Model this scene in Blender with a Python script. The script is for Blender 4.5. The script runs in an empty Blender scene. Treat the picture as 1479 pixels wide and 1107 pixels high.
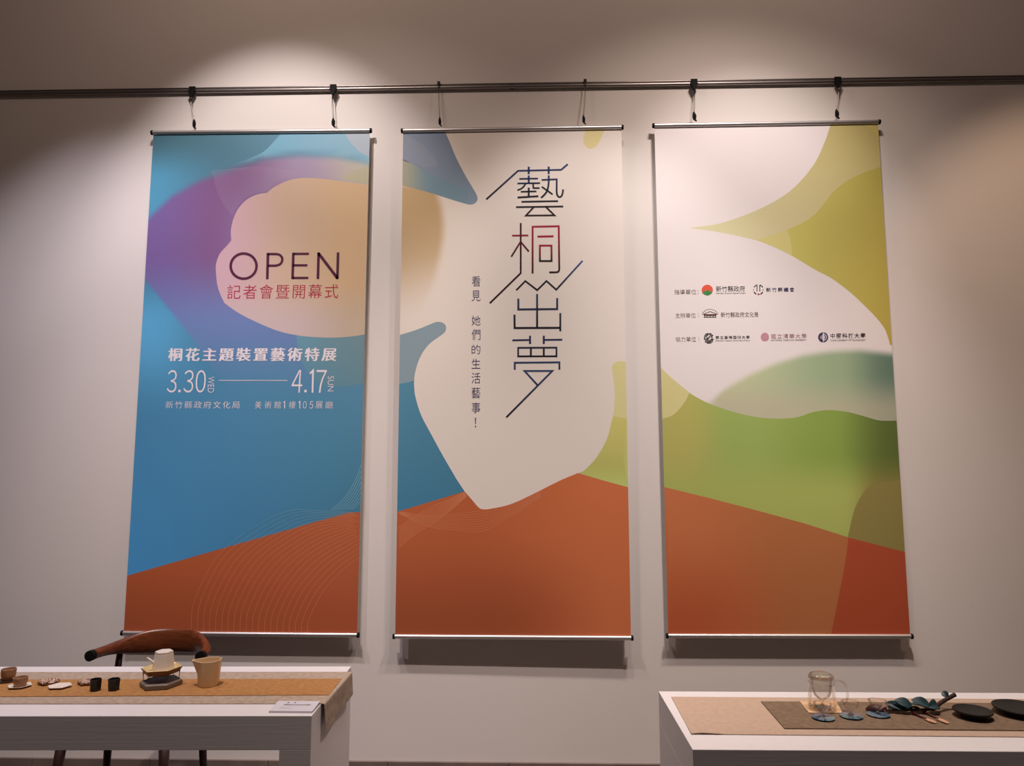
import bpy, bmesh, math, random
import numpy as np
from mathutils import Vector, Matrix
from mathutils.geometry import delaunay_2d_cdt

random.seed(7)
scene = bpy.context.scene
COL = scene.collection
PI = math.pi
R = math.radians

# ------------------------------------------------------------------ camera
IMG_W, IMG_H, FPX = 1479, 1107, 1050.0
PITCH, YAW, ROLL = 0.1107, 0.0269, 0.0010
CAM = np.array([0.0, -3.7937, 1.55])


def rot(p, y, r):
    cp, sp, cy, sy, cr, sr = math.cos(p), math.sin(p), math.cos(y), math.sin(y), math.cos(r), math.sin(r)
    Rz = np.array([[cy, -sy, 0], [sy, cy, 0], [0, 0, 1]])
    Rx = np.array([[1, 0, 0], [0, cp, -sp], [0, sp, cp]])
    Ry = np.array([[cr, 0, sr], [0, 1, 0], [-sr, 0, cr]])
    return Rz @ Rx @ Ry


RM = rot(PITCH, YAW, ROLL)
cam_data = bpy.data.cameras.new('camera')
cam_data.sensor_fit = 'HORIZONTAL'
cam_data.sensor_width = 36.0
cam_data.lens = FPX / IMG_W * 36.0
cam = bpy.data.objects.new('camera', cam_data)
COL.objects.link(cam)
m = Matrix.Identity(4)
for i in range(3):
    m[i][0], m[i][1], m[i][2], m[i][3] = RM[i, 0], RM[i, 2], -RM[i, 1], CAM[i]
cam.matrix_world = m
scene.camera = cam


def ray(px, py):
    return RM @ np.array([(px - IMG_W / 2) / FPX, 1.0, -(py - IMG_H / 2) / FPX])


def on_z(px, py, z):
    d = ray(px, py)
    return Vector(CAM + d * (z - CAM[2]) / d[2])


def on_y(px, py, y):
    d = ray(px, py)
    return Vector(CAM + d * (y - CAM[1]) / d[1])


# ------------------------------------------------------------------ world, lamps, exposure
world = bpy.data.worlds.new('world')
scene.world = world
world.use_nodes = True
bg = world.node_tree.nodes['Background']
bg.inputs['Color'].default_value = (1.0, 0.74, 0.60, 1)
bg.inputs['Strength'].default_value = 0.033


def spot(name, loc, target, energy, color, size, blend, radius=0.03):
    d = bpy.data.lights.new(name, 'SPOT')
    d.energy, d.color, d.spot_size, d.spot_blend, d.shadow_soft_size = energy, color, R(size), blend, radius
    o = bpy.data.objects.new(name, d)
    COL.objects.link(o)
    o.location = loc
    o.rotation_euler = (Vector(target) - Vector(loc)).to_track_quat('-Z', 'Y').to_euler()
    return o


spot('track_spotlight_west', (-1.38, -1.50, 4.60), (-1.38, -0.05, 2.62), 140, (1.0, 0.90, 0.87), 60, 0.65)
spot('track_spotlight_east', (1.22, -1.45, 4.60), (1.16, -0.05, 2.6), 94, (1.0, 0.92, 0.92), 51, 0.8)
spot('track_spotlight_middle', (0.32, -1.50, 4.60), (0.32, -0.05, 1.35), 116, (1.0, 0.925, 0.89), 56, 0.6)
spot('track_spotlight_far_west', (-2.20, -1.50, 4.60), (-2.25, -0.05, 1.05), 172, (0.97, 0.885, 1.0), 61, 0.8)
spot('track_spotlight_far_east', (2.80, -1.50, 4.60), (2.80, -0.05, 1.6), 92, (1.0, 0.68, 0.46), 60, 0.6)
spot('wash_light_west', (-1.00, -1.50, 4.60), (-1.00, -0.05, 0.7), 55, (1.0, 0.86, 0.76), 100, 1.0)
spot('wash_light_east', (1.00, -1.45, 4.60), (1.05, -0.05, 0.7), 132, (1.0, 0.83, 0.71), 100, 1.0)
spot('table_light_west', (-1.18, -1.90, 4.60), (-1.25, -1.00, 0.75), 300, (1.0, 0.84, 0.77), 70, 1.0)
spot('table_light_east', (1.22, -1.90, 4.60), (1.22, -1.00, 0.75), 328, (1.0, 0.845, 0.78), 70, 1.0)


def spill(name, loc, energy, color):
    d = bpy.data.lights.new(name, 'POINT')
    d.energy, d.color, d.shadow_soft_size = energy, color, 0.15
    o = bpy.data.objects.new(name, d)
    COL.objects.link(o)
    o.location = loc


spill('lamp_spill_west', (-1.38, -1.50, 4.75), 25, (1.0, 0.71, 0.57))
spill('lamp_spill_east', (1.22, -1.50, 4.75), 23, (1.0, 0.71, 0.58))

scene.view_settings.view_transform = 'Standard'
scene.view_settings.look = 'None'
scene.view_settings.gamma = 1.0
scene.view_settings.use_curve_mapping = False
scene.view_settings.exposure = 0.0
scene.display_settings.display_device = 'sRGB'


# ------------------------------------------------------------------ helpers
def lin(c):
    c = c / 255.0
    return c / 12.92 if c <= 0.04045 else ((c + 0.055) / 1.055) ** 2.4


def srgb(r, g, b):
    return (lin(r), lin(g), lin(b), 1.0)


def material(name, color, rough=0.6, metal=0.0, spec=0.4, noise=None, bump=None, color2=None, coat=0.0):
    """noise=(scale, detail, stretch xyz); mixes color and color2 by it; bump=(scale, strength)."""
    mt = bpy.data.materials.new(name)
    mt.use_nodes = True
    nt = mt.node_tree
    b = nt.nodes['Principled BSDF']
    b.inputs['Base Color'].default_value = color
    b.inputs['Roughness'].default_value = rough
    b.inputs['Metallic'].default_value = metal
    b.inputs['Specular IOR Level'].default_value = spec
    b.inputs['Coat Weight'].default_value = coat
    tc = nt.nodes.new('ShaderNodeTexCoord')
    if noise and color2:
        mp = nt.nodes.new('ShaderNodeMapping')
        mp.inputs['Scale'].default_value = noise[2] if len(noise) > 2 else (1, 1, 1)
        nt.links.new(tc.outputs['Object'], mp.inputs['Vector'])
        n = nt.nodes.new('ShaderNodeTexNoise')
        n.inputs['Scale'].default_value = noise[0]
        n.inputs['Detail'].default_value = noise[1]
        nt.links.new(mp.outputs['Vector'], n.inputs['Vector'])
        rp = nt.nodes.new('ShaderNodeValToRGB')
        lo, hi = noise[3] if len(noise) > 3 else (0.35, 0.65)
        rp.color_ramp.elements[0].position = lo
        rp.color_ramp.elements[1].position = hi
        rp.color_ramp.elements[0].color = color
        rp.color_ramp.elements[1].color = color2
        nt.links.new(n.outputs['Fac'], rp.inputs['Fac'])
        nt.links.new(rp.outputs['Color'], b.inputs['Base Color'])
    if bump:
        mp2 = nt.nodes.new('ShaderNodeMapping')
        mp2.inputs['Scale'].default_value = bump[2] if len(bump) > 2 else (1, 1, 1)
        nt.links.new(tc.outputs['Object'], mp2.inputs['Vector'])
        n2 = nt.nodes.new('ShaderNodeTexNoise')
        n2.inputs['Scale'].default_value = bump[0]
        n2.inputs['Detail'].default_value = 4
        nt.links.new(mp2.outputs['Vector'], n2.inputs['Vector'])
        bp = nt.nodes.new('ShaderNodeBump')
        bp.inputs['Strength'].default_value = bump[1]
        bp.inputs['Distance'].default_value = 0.004
        nt.links.new(n2.outputs['Fac'], bp.inputs['Height'])
        nt.links.new(bp.outputs['Normal'], b.inputs['Normal'])
    return mt


def fabric(name, c1, c2, scale=420.0, rough=0.9):
    """woven cloth: two crossed thread waves plus slub noise"""
    mt = bpy.data.materials.new(name)
    mt.use_nodes = True
    nt = mt.node_tree
    b = nt.nodes['Principled BSDF']
    b.inputs['Roughness'].default_value = rough
    b.inputs['Specular IOR Level'].default_value = 0.15
    tc = nt.nodes.new('ShaderNodeTexCoord')
    w = []
    for ax in ('X', 'Y'):
        n = nt.nodes.new('ShaderNodeTexWave')
        n.bands_direction = ax
        n.inputs['Scale'].default_value = scale / 6.0
        n.inputs['Distortion'].default_value = 1.5
        n.inputs['Detail'].default_value = 2
        nt.links.new(tc.outputs['Object'], n.inputs['Vector'])
        w.append(n)
    ad = nt.nodes.new('ShaderNodeMath')
    ad.operation = 'MULTIPLY'
    nt.links.new(w[0].outputs['Fac'], ad.inputs[0])
    nt.links.new(w[1].outputs['Fac'], ad.inputs[1])
    ns = nt.nodes.new('ShaderNodeTexNoise')
    ns.inputs['Scale'].default_value = 55
    ns.inputs['Detail'].default_value = 6
    nt.links.new(tc.outputs['Object'], ns.inputs['Vector'])
    mx = nt.nodes.new('ShaderNodeMath')
    mx.operation = 'MULTIPLY_ADD'
    mx.inputs[1].default_value = 0.35
    nt.links.new(ad.outputs[0], mx.inputs[0])
    sub = nt.nodes.new('ShaderNodeMath')
    sub.operation = 'MULTIPLY'
    sub.inputs[1].default_value = 0.8
    nt.links.new(ns.outputs['Fac'], sub.inputs[0])
    nt.links.new(sub.outputs[0], mx.inputs[2])
    rp = nt.nodes.new('ShaderNodeValToRGB')
    rp.color_ramp.elements[0].position = 0.25
    rp.color_ramp.elements[1].position = 0.75
    rp.color_ramp.elements[0].color = c1
    rp.color_ramp.elements[1].color = c2
    nt.links.new(mx.outputs[0], rp.inputs['Fac'])
    nt.links.new(rp.outputs['Color'], b.inputs['Base Color'])
    bp = nt.nodes.new('ShaderNodeBump')
    bp.inputs['Strength'].default_value = 0.25
    bp.inputs['Distance'].default_value = 0.001
    nt.links.new(ad.outputs[0], bp.inputs['Height'])
    nt.links.new(bp.outputs['Normal'], b.inputs['Normal'])
    return mt


def wood(name, c1, c2, scale=8.0, rough=0.35, axis=(1, 8, 8)):
    mt = material(name, c1, rough=rough, spec=0.45, noise=(scale, 6, axis, (0.3, 0.7)), color2=c2)
    return mt


def glass(name, tint, edge=0.55, base=0.05):
    """thin blown glass: clear from the front, brighter reflections and a tint at grazing angles"""
    mt = bpy.data.materials.new(name)
    mt.use_nodes = True
    nt = mt.node_tree
    nt.nodes.remove(nt.nodes['Principled BSDF'])
    out = nt.nodes['Material Output']
    tr = nt.nodes.new('ShaderNodeBsdfTransparent')
    tr.inputs['Color'].default_value = tint
    gl = nt.nodes.new('ShaderNodeBsdfGlossy')
    gl.inputs['Roughness'].default_value = 0.03
    gl.inputs['Color'].default_value = (1, 1, 1, 1)
    lw = nt.nodes.new('ShaderNodeLayerWeight')
    lw.inputs['Blend'].default_value = 0.25
    mr = nt.nodes.new('ShaderNodeMapRange')
    mr.inputs['To Min'].default_value = base
    mr.inputs['To Max'].default_value = edge
    nt.links.new(lw.outputs['Fresnel'], mr.inputs['Value'])
    mx = nt.nodes.new('ShaderNodeMixShader')
    nt.links.new(mr.outputs['Result'], mx.inputs['Fac'])
    nt.links.new(tr.outputs[0], mx.inputs[1])
    nt.links.new(gl.outputs[0], mx.inputs[2])
    nt.links.new(mx.outputs[0], out.inputs['Surface'])
    return mt


def tag(o, label=None, cat=None, group=None, kind=None):
    if label: o['label'] = label
    if cat: o['category'] = cat
    if group: o['group'] = group
    if kind: o['kind'] = kind
    return o


def thing(name, label, cat, loc=(0, 0, 0), rz=0.0, group=None):
    o = bpy.data.objects.new(name, None)
    o.empty_display_size = 0.05
    COL.objects.link(o)
    o.location = loc
    o.rotation_euler = (0, 0, rz)
    return tag(o, label, cat, group)


def obj(name, bm, mt, parent=None, smooth=False, bevel=0.0, auto=None):
    bmesh.ops.recalc_face_normals(bm, faces=bm.faces)
    me = bpy.data.meshes.new(name)
    bm.to_mesh(me)
    bm.free()
    for x in (mt if isinstance(mt, (list, tuple)) else [mt]):
        me.materials.append(x)
    if smooth:
        for p in me.polygons:
            p.use_smooth = True
        if auto:
            me.set_sharp_from_angle(angle=R(auto))
    o = bpy.data.objects.new(name, me)
    COL.objects.link(o)
    if parent:
        o.parent = parent
    if bevel:
        md = o.modifiers.new('bevel', 'BEVEL')
        md.width = bevel
        md.segments = 2
        md.limit_method = 'ANGLE'
    return o


def dup(root, loc, rz=None, label=None, group=None):
    r = root.copy()
    COL.objects.link(r)
    r.location = loc
    if rz is not None:
        r.rotation_euler = (0, 0, rz)
    if label: r['label'] = label
    if group: r['group'] = group
    for ch in list(root.children):
        c = ch.copy()
        COL.objects.link(c)
        c.parent = r
        for g in list(ch.children):
            d = g.copy()
            COL.objects.link(d)
            d.parent = c
    return r


def NB():
    return bmesh.new()


def add_box(bm, lo, hi):
    v = [bm.verts.new((x, y, z)) for x in (lo[0], hi[0]) for y in (lo[1], hi[1]) for z in (lo[2], hi[2])]
    for f in ((0, 1, 3, 2), (4, 6, 7, 5), (0, 4, 5, 1), (2, 3, 7, 6), (0, 2, 6, 4), (1, 5, 7, 3)):
        bm.faces.new([v[i] for i in f])
    return bm


def add_lathe(bm, prof, n=40, center=(0, 0), phase=0.0, sx=1.0, sy=1.0, cap0=True, cap1=True):
    """prof: list of (r, z); n small gives faceted (hexagonal) ware"""
    rings = []
    for r, z in prof:
        if r < 1e-6:
            rings.append([bm.verts.new((center[0], center[1], z))])
        else:
            rings.append([bm.verts.new((center[0] + sx * r * math.cos(phase + 2 * PI * k / n),
                                        center[1] + sy * r * math.sin(phase + 2 * PI * k / n), z)) for k in range(n)])
    for a, b in zip(rings[:-1], rings[1:]):
        for k in range(n):
            k2 = (k + 1) % n
            if len(a) == 1 and len(b) == 1:
                continue
            if len(a) == 1:
                bm.faces.new((a[0], b[k], b[k2]))
            elif len(b) == 1:
                bm.faces.new((a[k], a[k2], b[0]))
            else:
                bm.faces.new((a[k], a[k2], b[k2], b[k]))
    if cap0 and len(rings[0]) > 1:
        bm.faces.new(rings[0][::-1])
    if cap1 and len(rings[-1]) > 1:
        bm.faces.new(rings[-1])
    return rings


def add_tube(bm, pts, rad, n=12, flat=1.0, cap=True):
    """round (or flattened) tube through points; rad a number or a list"""
    pts = [Vector(p) for p in pts]
    if not isinstance(rad, (list, tuple)):
        rad = [rad] * len(pts)
    up = Vector((0, 0, 1))
    rings = []
    for i, p in enumerate(pts):
        t = (pts[min(i + 1, len(pts) - 1)] - pts[max(i - 1, 0)]).normalized()
        ref = up if abs(t.dot(up)) < 0.95 else Vector((1, 0, 0))
        s = t.cross(ref).normalized()
        u = s.cross(t).normalized()
        r = rad[i]
        ra, rb = (r if isinstance(r, tuple) else (r, r * flat))
        rings.append([bm.verts.new(p + s * ra * math.cos(2 * PI * k / n) + u * rb * math.sin(2 * PI * k / n)) for k in range(n)])
    for a, b in zip(rings[:-1], rings[1:]):
        for k in range(n):
            bm.faces.new((a[k], a[(k + 1) % n], b[(k + 1) % n], b[k]))
    if cap:
        bm.faces.new(rings[0][::-1])
        bm.faces.new(rings[-1])
    return rings


def catmull(pts, n=8, closed=False):
    P = [np.array(p, float) for p in pts]
    out = []
    N = len(P)
    for i in range(N if closed else N - 1):
        p0 = P[(i - 1) % N] if closed or i > 0 else 2 * P[0] - P[1]
        p1, p2 = P[i], P[(i + 1) % N]
        p3 = P[(i + 2) % N] if closed or i + 2 < N else 2 * P[-1] - P[-2]
        for k in range(n):
            t = k / n
            out.append(0.5 * (2 * p1 + (p2 - p0) * t + (2 * p0 - 5 * p1 + 4 * p2 - p3) * t * t + (3 * p1 - p0 - 3 * p2 + p3) * t ** 3))
    if not closed:
        out.append(P[-1])
    return [tuple(float(v) for v in q) for q in out]


# ------------------------------------------------------------------ materials
M = {}
M['wall'] = material('wall_paint', srgb(226, 219, 215), rough=0.75, spec=0.25, noise=(1.3, 5, (1, 1, 1), (0.3, 0.7)), color2=srgb(229, 222, 219), bump=(26, 0.06))
M['floor'] = material('floor_tile', srgb(82, 70, 64), rough=0.5, noise=(5, 4), color2=srgb(94, 82, 75))
M['skirting'] = material('skirting_tile', srgb(112, 98, 92), rough=0.45, noise=(9, 5), color2=srgb(124, 110, 103))
M['white_wood'] = material('white_painted_wood', srgb(220, 216, 219), rough=0.5, spec=0.3, bump=(10, 0.05, (0.4, 14, 14)))
M['steel'] = material('brushed_steel', srgb(160, 152, 150), rough=0.38, metal=1.0)
M['steel_bar'] = material('aluminium_bar', srgb(214, 209, 209), rough=0.40, metal=0.9)
M['dark_metal'] = material('dark_metal', srgb(52, 45, 44), rough=0.4, metal=0.7)
M['black_plastic'] = material('black_plastic', srgb(20, 18, 19), rough=0.7, spec=0.15)
M['wire'] = material('steel_wire', srgb(120, 108, 104), rough=0.35, metal=0.9)

# ------------------------------------------------------------------ setting
bm = NB(); add_box(bm, (-5, 0, 0), (5, 0.15, 5.0))
tag(obj('wall_back', bm, M['wall']), kind='structure')
bm = NB(); add_box(bm, (-5, -6.5, -0.1), (5, 0.15, 0.0))
tag(obj('floor', bm, M['floor']), kind='structure')
bm = NB()
x = -4.92
while x < 5:
    add_box(bm, (x, -0.014, 0.0), (min(x + 0.598, 5), 0.0, 0.078)); x += 0.6
tag(obj('baseboard_back', bm, M['skirting'], bevel=0.002), kind='structure')

# ------------------------------------------------------------------ gallery rail
RY = -0.014
rz0 = on_y(740, 125.3, RY).z
rail = thing('picture_rail', 'long steel picture rail of two slim bars running across the wall above the banners', 'rail', (0, RY, rz0))
bm = NB(); add_tube(bm, [(-4.6, 0, 0), (4.6, 0, 0)], 0.0105, 16)
obj('lower_tube', bm, M['steel'], rail, smooth=True, auto=50)
bm = NB(); add_tube(bm, [(-4.6, 0.004, 0.0200), (4.6, 0.004, 0.0200)], 0.0048, 12)
obj('upper_rod', bm, M['steel'], rail, smooth=True, auto=50)
for bx in (-3.3, -0.1015, 3.25):
    bm = NB(); add_box(bm, (bx - 0.012, 0.004, -0.008), (bx + 0.012, 0.014, 0.02))
    obj('wall_bracket', bm, M['dark_metal'], rail)


# ------------------------------------------------------------------ banners: printed artwork
def mixc(a, b, t):
    t = min(1.0, max(0.0, t))
    return tuple(a[i] + (b[i] - a[i]) * t for i in range(3))


def sstep(a, b, x):
    t = min(1.0, max(0.0, (x - a) / (b - a)))
    return t * t * (3 - 2 * t)


def const(*c):
    return lambda x, y: c


def bil(tl, tr, bl, br, x0, y0, x1, y1):
    """four-corner colour blend of the print ink"""
    def f(x, y):
        u, v = (x - x0) / (x1 - x0), (y - y0) / (y1 - y0)
        return mixc(mixc(tl, tr, u), mixc(bl, br, u), v)
    return f


def vgrad(stops):
    def f(x, y):
        if y <= stops[0][0]: return stops[0][1]
        for (a, ca), (b, cb) in zip(stops[:-1], stops[1:]):
            if y <= b: return mixc(ca, cb, (y - a) / (b - a))
        return stops[-1][1]
    return f


def interp(pts, x):
    xs = [p[0] for p in pts]
    return float(np.interp(x, xs, [p[1] for p in pts]))


M['print'] = bpy.data.materials.new('printed_banner_fabric')
M['print'].use_nodes = True
_nt = M['print'].node_tree
_b = _nt.nodes['Principled BSDF']
_a = _nt.nodes.new('ShaderNodeVertexColor'); _a.layer_name = 'ink'
_nt.links.new(_a.outputs['Color'], _b.inputs['Base Color'])
_b.inputs['Roughness'].default_value = 0.62
_b.inputs['Specular IOR Level'].default_value = 0.25
GAIN = 1.0


class Sheet:
    """a flat print: regions and strokes measured on the sheet, kept as one mesh with an ink colour per vertex"""

    def __init__(self, quad, w, h, gain=1.0, trans=None):
        src = np.array(quad, float)            # TL TR BL BR of the sheet as measured in the photo
        dst = np.array([(-w / 2, 0), (w / 2, 0), (-w / 2, -h), (w / 2, -h)])
        A, b = [], []
        for (x, y), (u, v) in zip(src, dst):
            A.append([x, y, 1, 0, 0, 0, -u * x, -u * y]); b.append(u)
            A.append([0, 0, 0, x, y, 1, -v * x, -v * y]); b.append(v)
        self.Hm = np.append(np.linalg.solve(np.array(A), np.array(b)), 1).reshape(3, 3)
        self.Hi = np.linalg.inv(self.Hm)
        self.w, self.h, self.gain = w, h, gain
        self.v, self.f, self.c = [], [], []

    def loc(self, x, y):
        q = self.Hm @ np.array([x, y, 1.0])
        return q[0] / q[2], q[1] / q[2]

    def pix(self, u, v):
        q = self.Hi @ np.array([u, v, 1.0])
        return q[0] / q[2], q[1] / q[2]

    def ink(self, c):
        return tuple(min(0.92, lin(max(0, min(255, k))) * self.gain) for k in c)

    def put(self, uv, faces, fn, level):
        o = len(self.v)
        for u, v in uv:
            self.v.append((u, -0.00011 * level, v))
            px = self.pix(u, v)
            self.c.append(self.ink(fn(*px)))
        self.f += [tuple(o + i for i in f) for f in faces]

    def base(self, fn, step=0.011):
        nx, ny = int(self.w / step), int(self.h / step)
        uv = [(-self.w / 2 + self.w * i / nx, -self.h * j / ny) for j in range(ny + 1) for i in range(nx + 1)]
        fs = [(j * (nx + 1) + i, (j + 1) * (nx + 1) + i, (j + 1) * (nx + 1) + i + 1, j * (nx + 1) + i + 1) for j in range(ny) for i in range(nx)]
        self.put(uv, fs, fn, 0)

    def clip(self, P):
        for ax, s, lim in ((0, 1, self.w / 2), (0, -1, self.w / 2), (1, 1, 0.0), (1, -1, self.h)):
            out = []
            for i in range(len(P)):
                a, b = P[i - 1], P[i]
                ia, ib = s * a[ax] <= lim, s * b[ax] <= lim
                if ia != ib:
                    t = (lim - s * a[ax]) / (s * (b[ax] - a[ax]))
                    out.append((a[0] + (b[0] - a[0]) * t, a[1] + (b[1] - a[1]) * t))
                if ib: out.append(b)
            P = out
            if not P: break
        return P

    def poly(self, pts, fn, level, step=0.03, clip=True):
        P = [self.loc(*p) for p in pts]
        if clip: P = self.clip(P)
        Q = []
        for p in P:
            if not Q or math.hypot(p[0] - Q[-1][0], p[1] - Q[-1][1]) > 2e-4: Q.append(p)
        if len(Q) > 1 and math.hypot(Q[0][0] - Q[-1][0], Q[0][1] - Q[-1][1]) < 2e-4: Q.pop()
        if len(Q) < 3: return
        if callable(fn) is False: fn = const(*fn)
        n = len(Q)
        V = [Vector(q) for q in Q]
        xs, ys = [q[0] for q in Q], [q[1] for q in Q]
        u = min(xs) + step / 2
        while u < max(xs):
            v = min(ys) + step / 2
            while v < max(ys):
                V.append(Vector((u + 0.0003 * math.sin(v * 91), v + 0.0003 * math.cos(u * 77)))); v += step
            u += step
        r = delaunay_2d_cdt(V, [], [list(range(n))], 1, 1e-6)
        self.put([(p.x, p.y) for p in r[0]], [tuple(f) for f in r[2]], fn, level)

    def stroke(self, pts, wpx, fn, level, cap=0.0):
        """constant-width printed line with mitred corners"""
        if callable(fn) is False: fn = const(*fn)
        P = [np.array(self.loc(*p)) for p in pts]
        closed = len(P) > 2 and np.linalg.norm(P[0] - P[-1]) < 1e-5
        if closed: P = P[:-1]
        hw = wpx / 2 * abs(self.loc(pts[0][0] + 1, pts[0][1])[0] - self.loc(*pts[0])[0])
        n = len(P)
        L = []
        for i in range(n):
            a = P[(i - 1) % n] if closed or i > 0 else None
            b = P[(i + 1) % n] if closed or i < n - 1 else None
            d1 = (P[i] - a) / np.linalg.norm(P[i] - a) if a is not None else None
            d2 = (b - P[i]) / np.linalg.norm(b - P[i]) if b is not None else None
            if d1 is None: d1 = d2
            if d2 is None: d2 = d1
            n1, n2 = np.array([-d1[1], d1[0]]), np.array([-d2[1], d2[0]])
            mm = n1 + n2
            ln = np.linalg.norm(mm)
            mm = mm / ln if ln > 1e-6 else n1
            k = hw / max(0.35, float(mm @ n1))
            L.append((P[i] + mm * k, P[i] - mm * k))
        uv = [tuple(q) for pr in L for q in pr]
        fs = [(2 * i, 2 * i + 1, 2 * ((i + 1) % n) + 1, 2 * ((i + 1) % n)) for i in range(n if closed else n - 1)]
        self.put(uv, fs, fn, level)

    def disc(self, cx, cy, rx, ry, fn, level, n=28, a0=0.0, a1=2 * PI):
        pts = [(cx + rx * math.cos(a0 + (a1 - a0) * k / n), cy + ry * math.sin(a0 + (a1 - a0) * k / n)) for k in range(n + (0 if a1 - a0 > 6.28 else 1))]
        self.poly(pts, fn, level, step=1.0)

    def text(self, body, quad, fn, level, bold=0.0, spacing=1.0, turn=False):
        """quad: TL, TR, BL, BR of the written line's ink on the sheet"""
        if callable(fn) is False: fn = const(*fn)
        cu = bpy.data.curves.new('lettering', 'FONT')
        cu.body, cu.size, cu.resolution_u = body, 1.0, 3
        cu.offset, cu.space_character = bold, spacing
        ob = bpy.data.objects.new('lettering', cu)
        COL.objects.link(ob)
        dg = bpy.context.evaluated_depsgraph_get()
        me = bpy.data.meshes.new_from_object(ob.evaluated_get(dg))
        co = [(v.co.x, v.co.y) for v in me.vertices]
        fs = [tuple(p.vertices) for p in me.polygons]
        bpy.data.objects.remove(ob); bpy.data.curves.remove(cu); bpy.data.meshes.remove(me)
        if not co: return
        x0, x1 = min(c[0] for c in co), max(c[0] for c in co)
        y0, y1 = min(c[1] for c in co), max(c[1] for c in co)
        tl, tr, bl, br = [np.array(q, float) for q in quad]
        uv = []
        for cx, cy in co:
            s, t = (cx - x0) / (x1 - x0), (y1 - cy) / (y1 - y0)
            if turn: s, t = 1 - t, s
            p = tl * (1 - s) * (1 - t) + tr * s * (1 - t) + bl * (1 - s) * t + br * s * t
            uv.append(self.loc(*p))
        self.put(uv, fs, fn, level)

    def mesh(self, name, parent, back=True, y=0.0, body=None):
        V, F, C = list(self.v), list(self.f), list(self.c)
        if back:
            o = len(V)
            w, h = self.w / 2, self.h
            for yy in (0.0, 0.0012):
                V += [(-w, yy, 0), (w, yy, 0), (w, yy, -h), (-w, yy, -h)]
            C += [self.ink((225, 222, 220))] * 8
            F += [(o + 4, o + 5, o + 6, o + 7), (o, o + 1, o + 5, o + 4), (o + 1, o + 2, o + 6, o + 5), (o + 2, o + 3, o + 7, o + 6), (o + 3, o, o + 4, o + 7)]
        me = bpy.data.meshes.new(name)
        me.from_pydata(V, [], F)
        at = me.color_attributes.new('ink', 'FLOAT_COLOR', 'POINT')
        at.data.foreach_set('color', np.array([(*c, 1.0) for c in C], np.float32).ravel())
        me.materials.append(M['print'])
        ob = bpy.data.objects.new(name, me)
        COL.objects.link(ob)
        ob.parent = parent
        ob.location.y = y
        self.v, self.f, self.c = [], [], []
        return ob


QUADS = [[(219, 190.3), (537.5, 190.5), (175.5, 916.6), (518.3, 916)],
         [(579.3, 189.2), (899.9, 184.9), (568.2, 919.1), (913.7, 922)],
         [(942.2, 183), (1270.4, 175.1), (962.2, 917.7), (1317.8, 920.7)]]
POSE = [(-1.4648, -0.041, 3.3480, 1.2091, 2.6501, -0.0035, 0.0),
        (-0.0999, -0.060, 3.3292, 1.1875, 2.6326, 0.0003, -0.006),
        (1.2569, -0.043, 3.3543, 1.2039, 2.6520, 0.0032, 0.0)]
YFIT = (-0.05, -0.08, -0.05)
BLAB = ['tall blue and rust banner with OPEN in plum letters, above the wooden chair',
        'tall white middle banner with large thin navy and red characters and a rust base',
        'tall white, green and rust banner with rows of small emblems, above the glass jug']


def cloth_quad(i):
    """the fabric is slightly narrower than its bars"""
    return QUADS[i]


sheets, banners = [], []
for i, (bx, by, bz, bw, bh, bt, tw) in enumerate(POSE):
    k = (CAM[1] - by) / (CAM[1] - YFIT[i])          # same sight lines, true distance from the wall
    bx, bz, bw, bh = CAM[0] + (bx - CAM[0]) * k, CAM[2] + (bz - CAM[2]) * k, bw * k, bh * k
    rt = thing('hanging_banner', BLAB[i], 'banner', (bx, by, bz), 0.0, 'exhibition banners on the wall')
    rt.rotation_euler = (0, -bt, tw)
    banners.append(rt)
    sheets.append(Sheet(QUADS[i], bw, bh))
    for nm, z, L in (('top_bar', 0.0, bw / 2), ('bottom_bar', -bh, bw / 2)):
        b = NB()
        add_tube(b, [(-L + 0.008, -0.002, z), (L - 0.008, -0.002, z)], 0.0112, 24)
        bar = obj(nm, b, M['steel_bar'], rt, smooth=True, auto=50)
        for sx in (-1, 1):
            b = NB()
            add_tube(b, [(sx * (L - 0.010), -0.002, z), (sx * (L + 0.001), -0.002, z)], 0.0130, 16)
            tag(obj('end_cap', b, M['black_plastic'], bar, smooth=True, auto=50), 'black plastic end cap')

exec_art = []


def inset(S, fn_cloth_margin=0.012):
    return S


# cloth is inset from the bars: local coordinates stay those of the bars, only its edges move in
MARG = 0.010


def cloth_limits(S):
    S.w -= 2 * MARG
    S.h -= 0.0


for S in sheets: cloth_limits(S)

# ---- banner one: OPEN
S = sheets[0]
up1 = [(195, 335), (211, 318), (218, 311), (249, 282), (287, 261), (333, 244.5), (385, 229.6), (431, 225.5), (485, 228), (540, 239)]
lo1 = [(170, 352), (200, 391), (211.5, 406), (279, 490), (295, 515), (340, 575), (380, 640), (540, 900)]
blue1 = bil((64, 104, 118), (120, 172, 202), (80, 164, 228), (62, 122, 154), 190, 195, 530, 830)  # top-left corner dimmed in the ink, for the weak lamp light there


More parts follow.
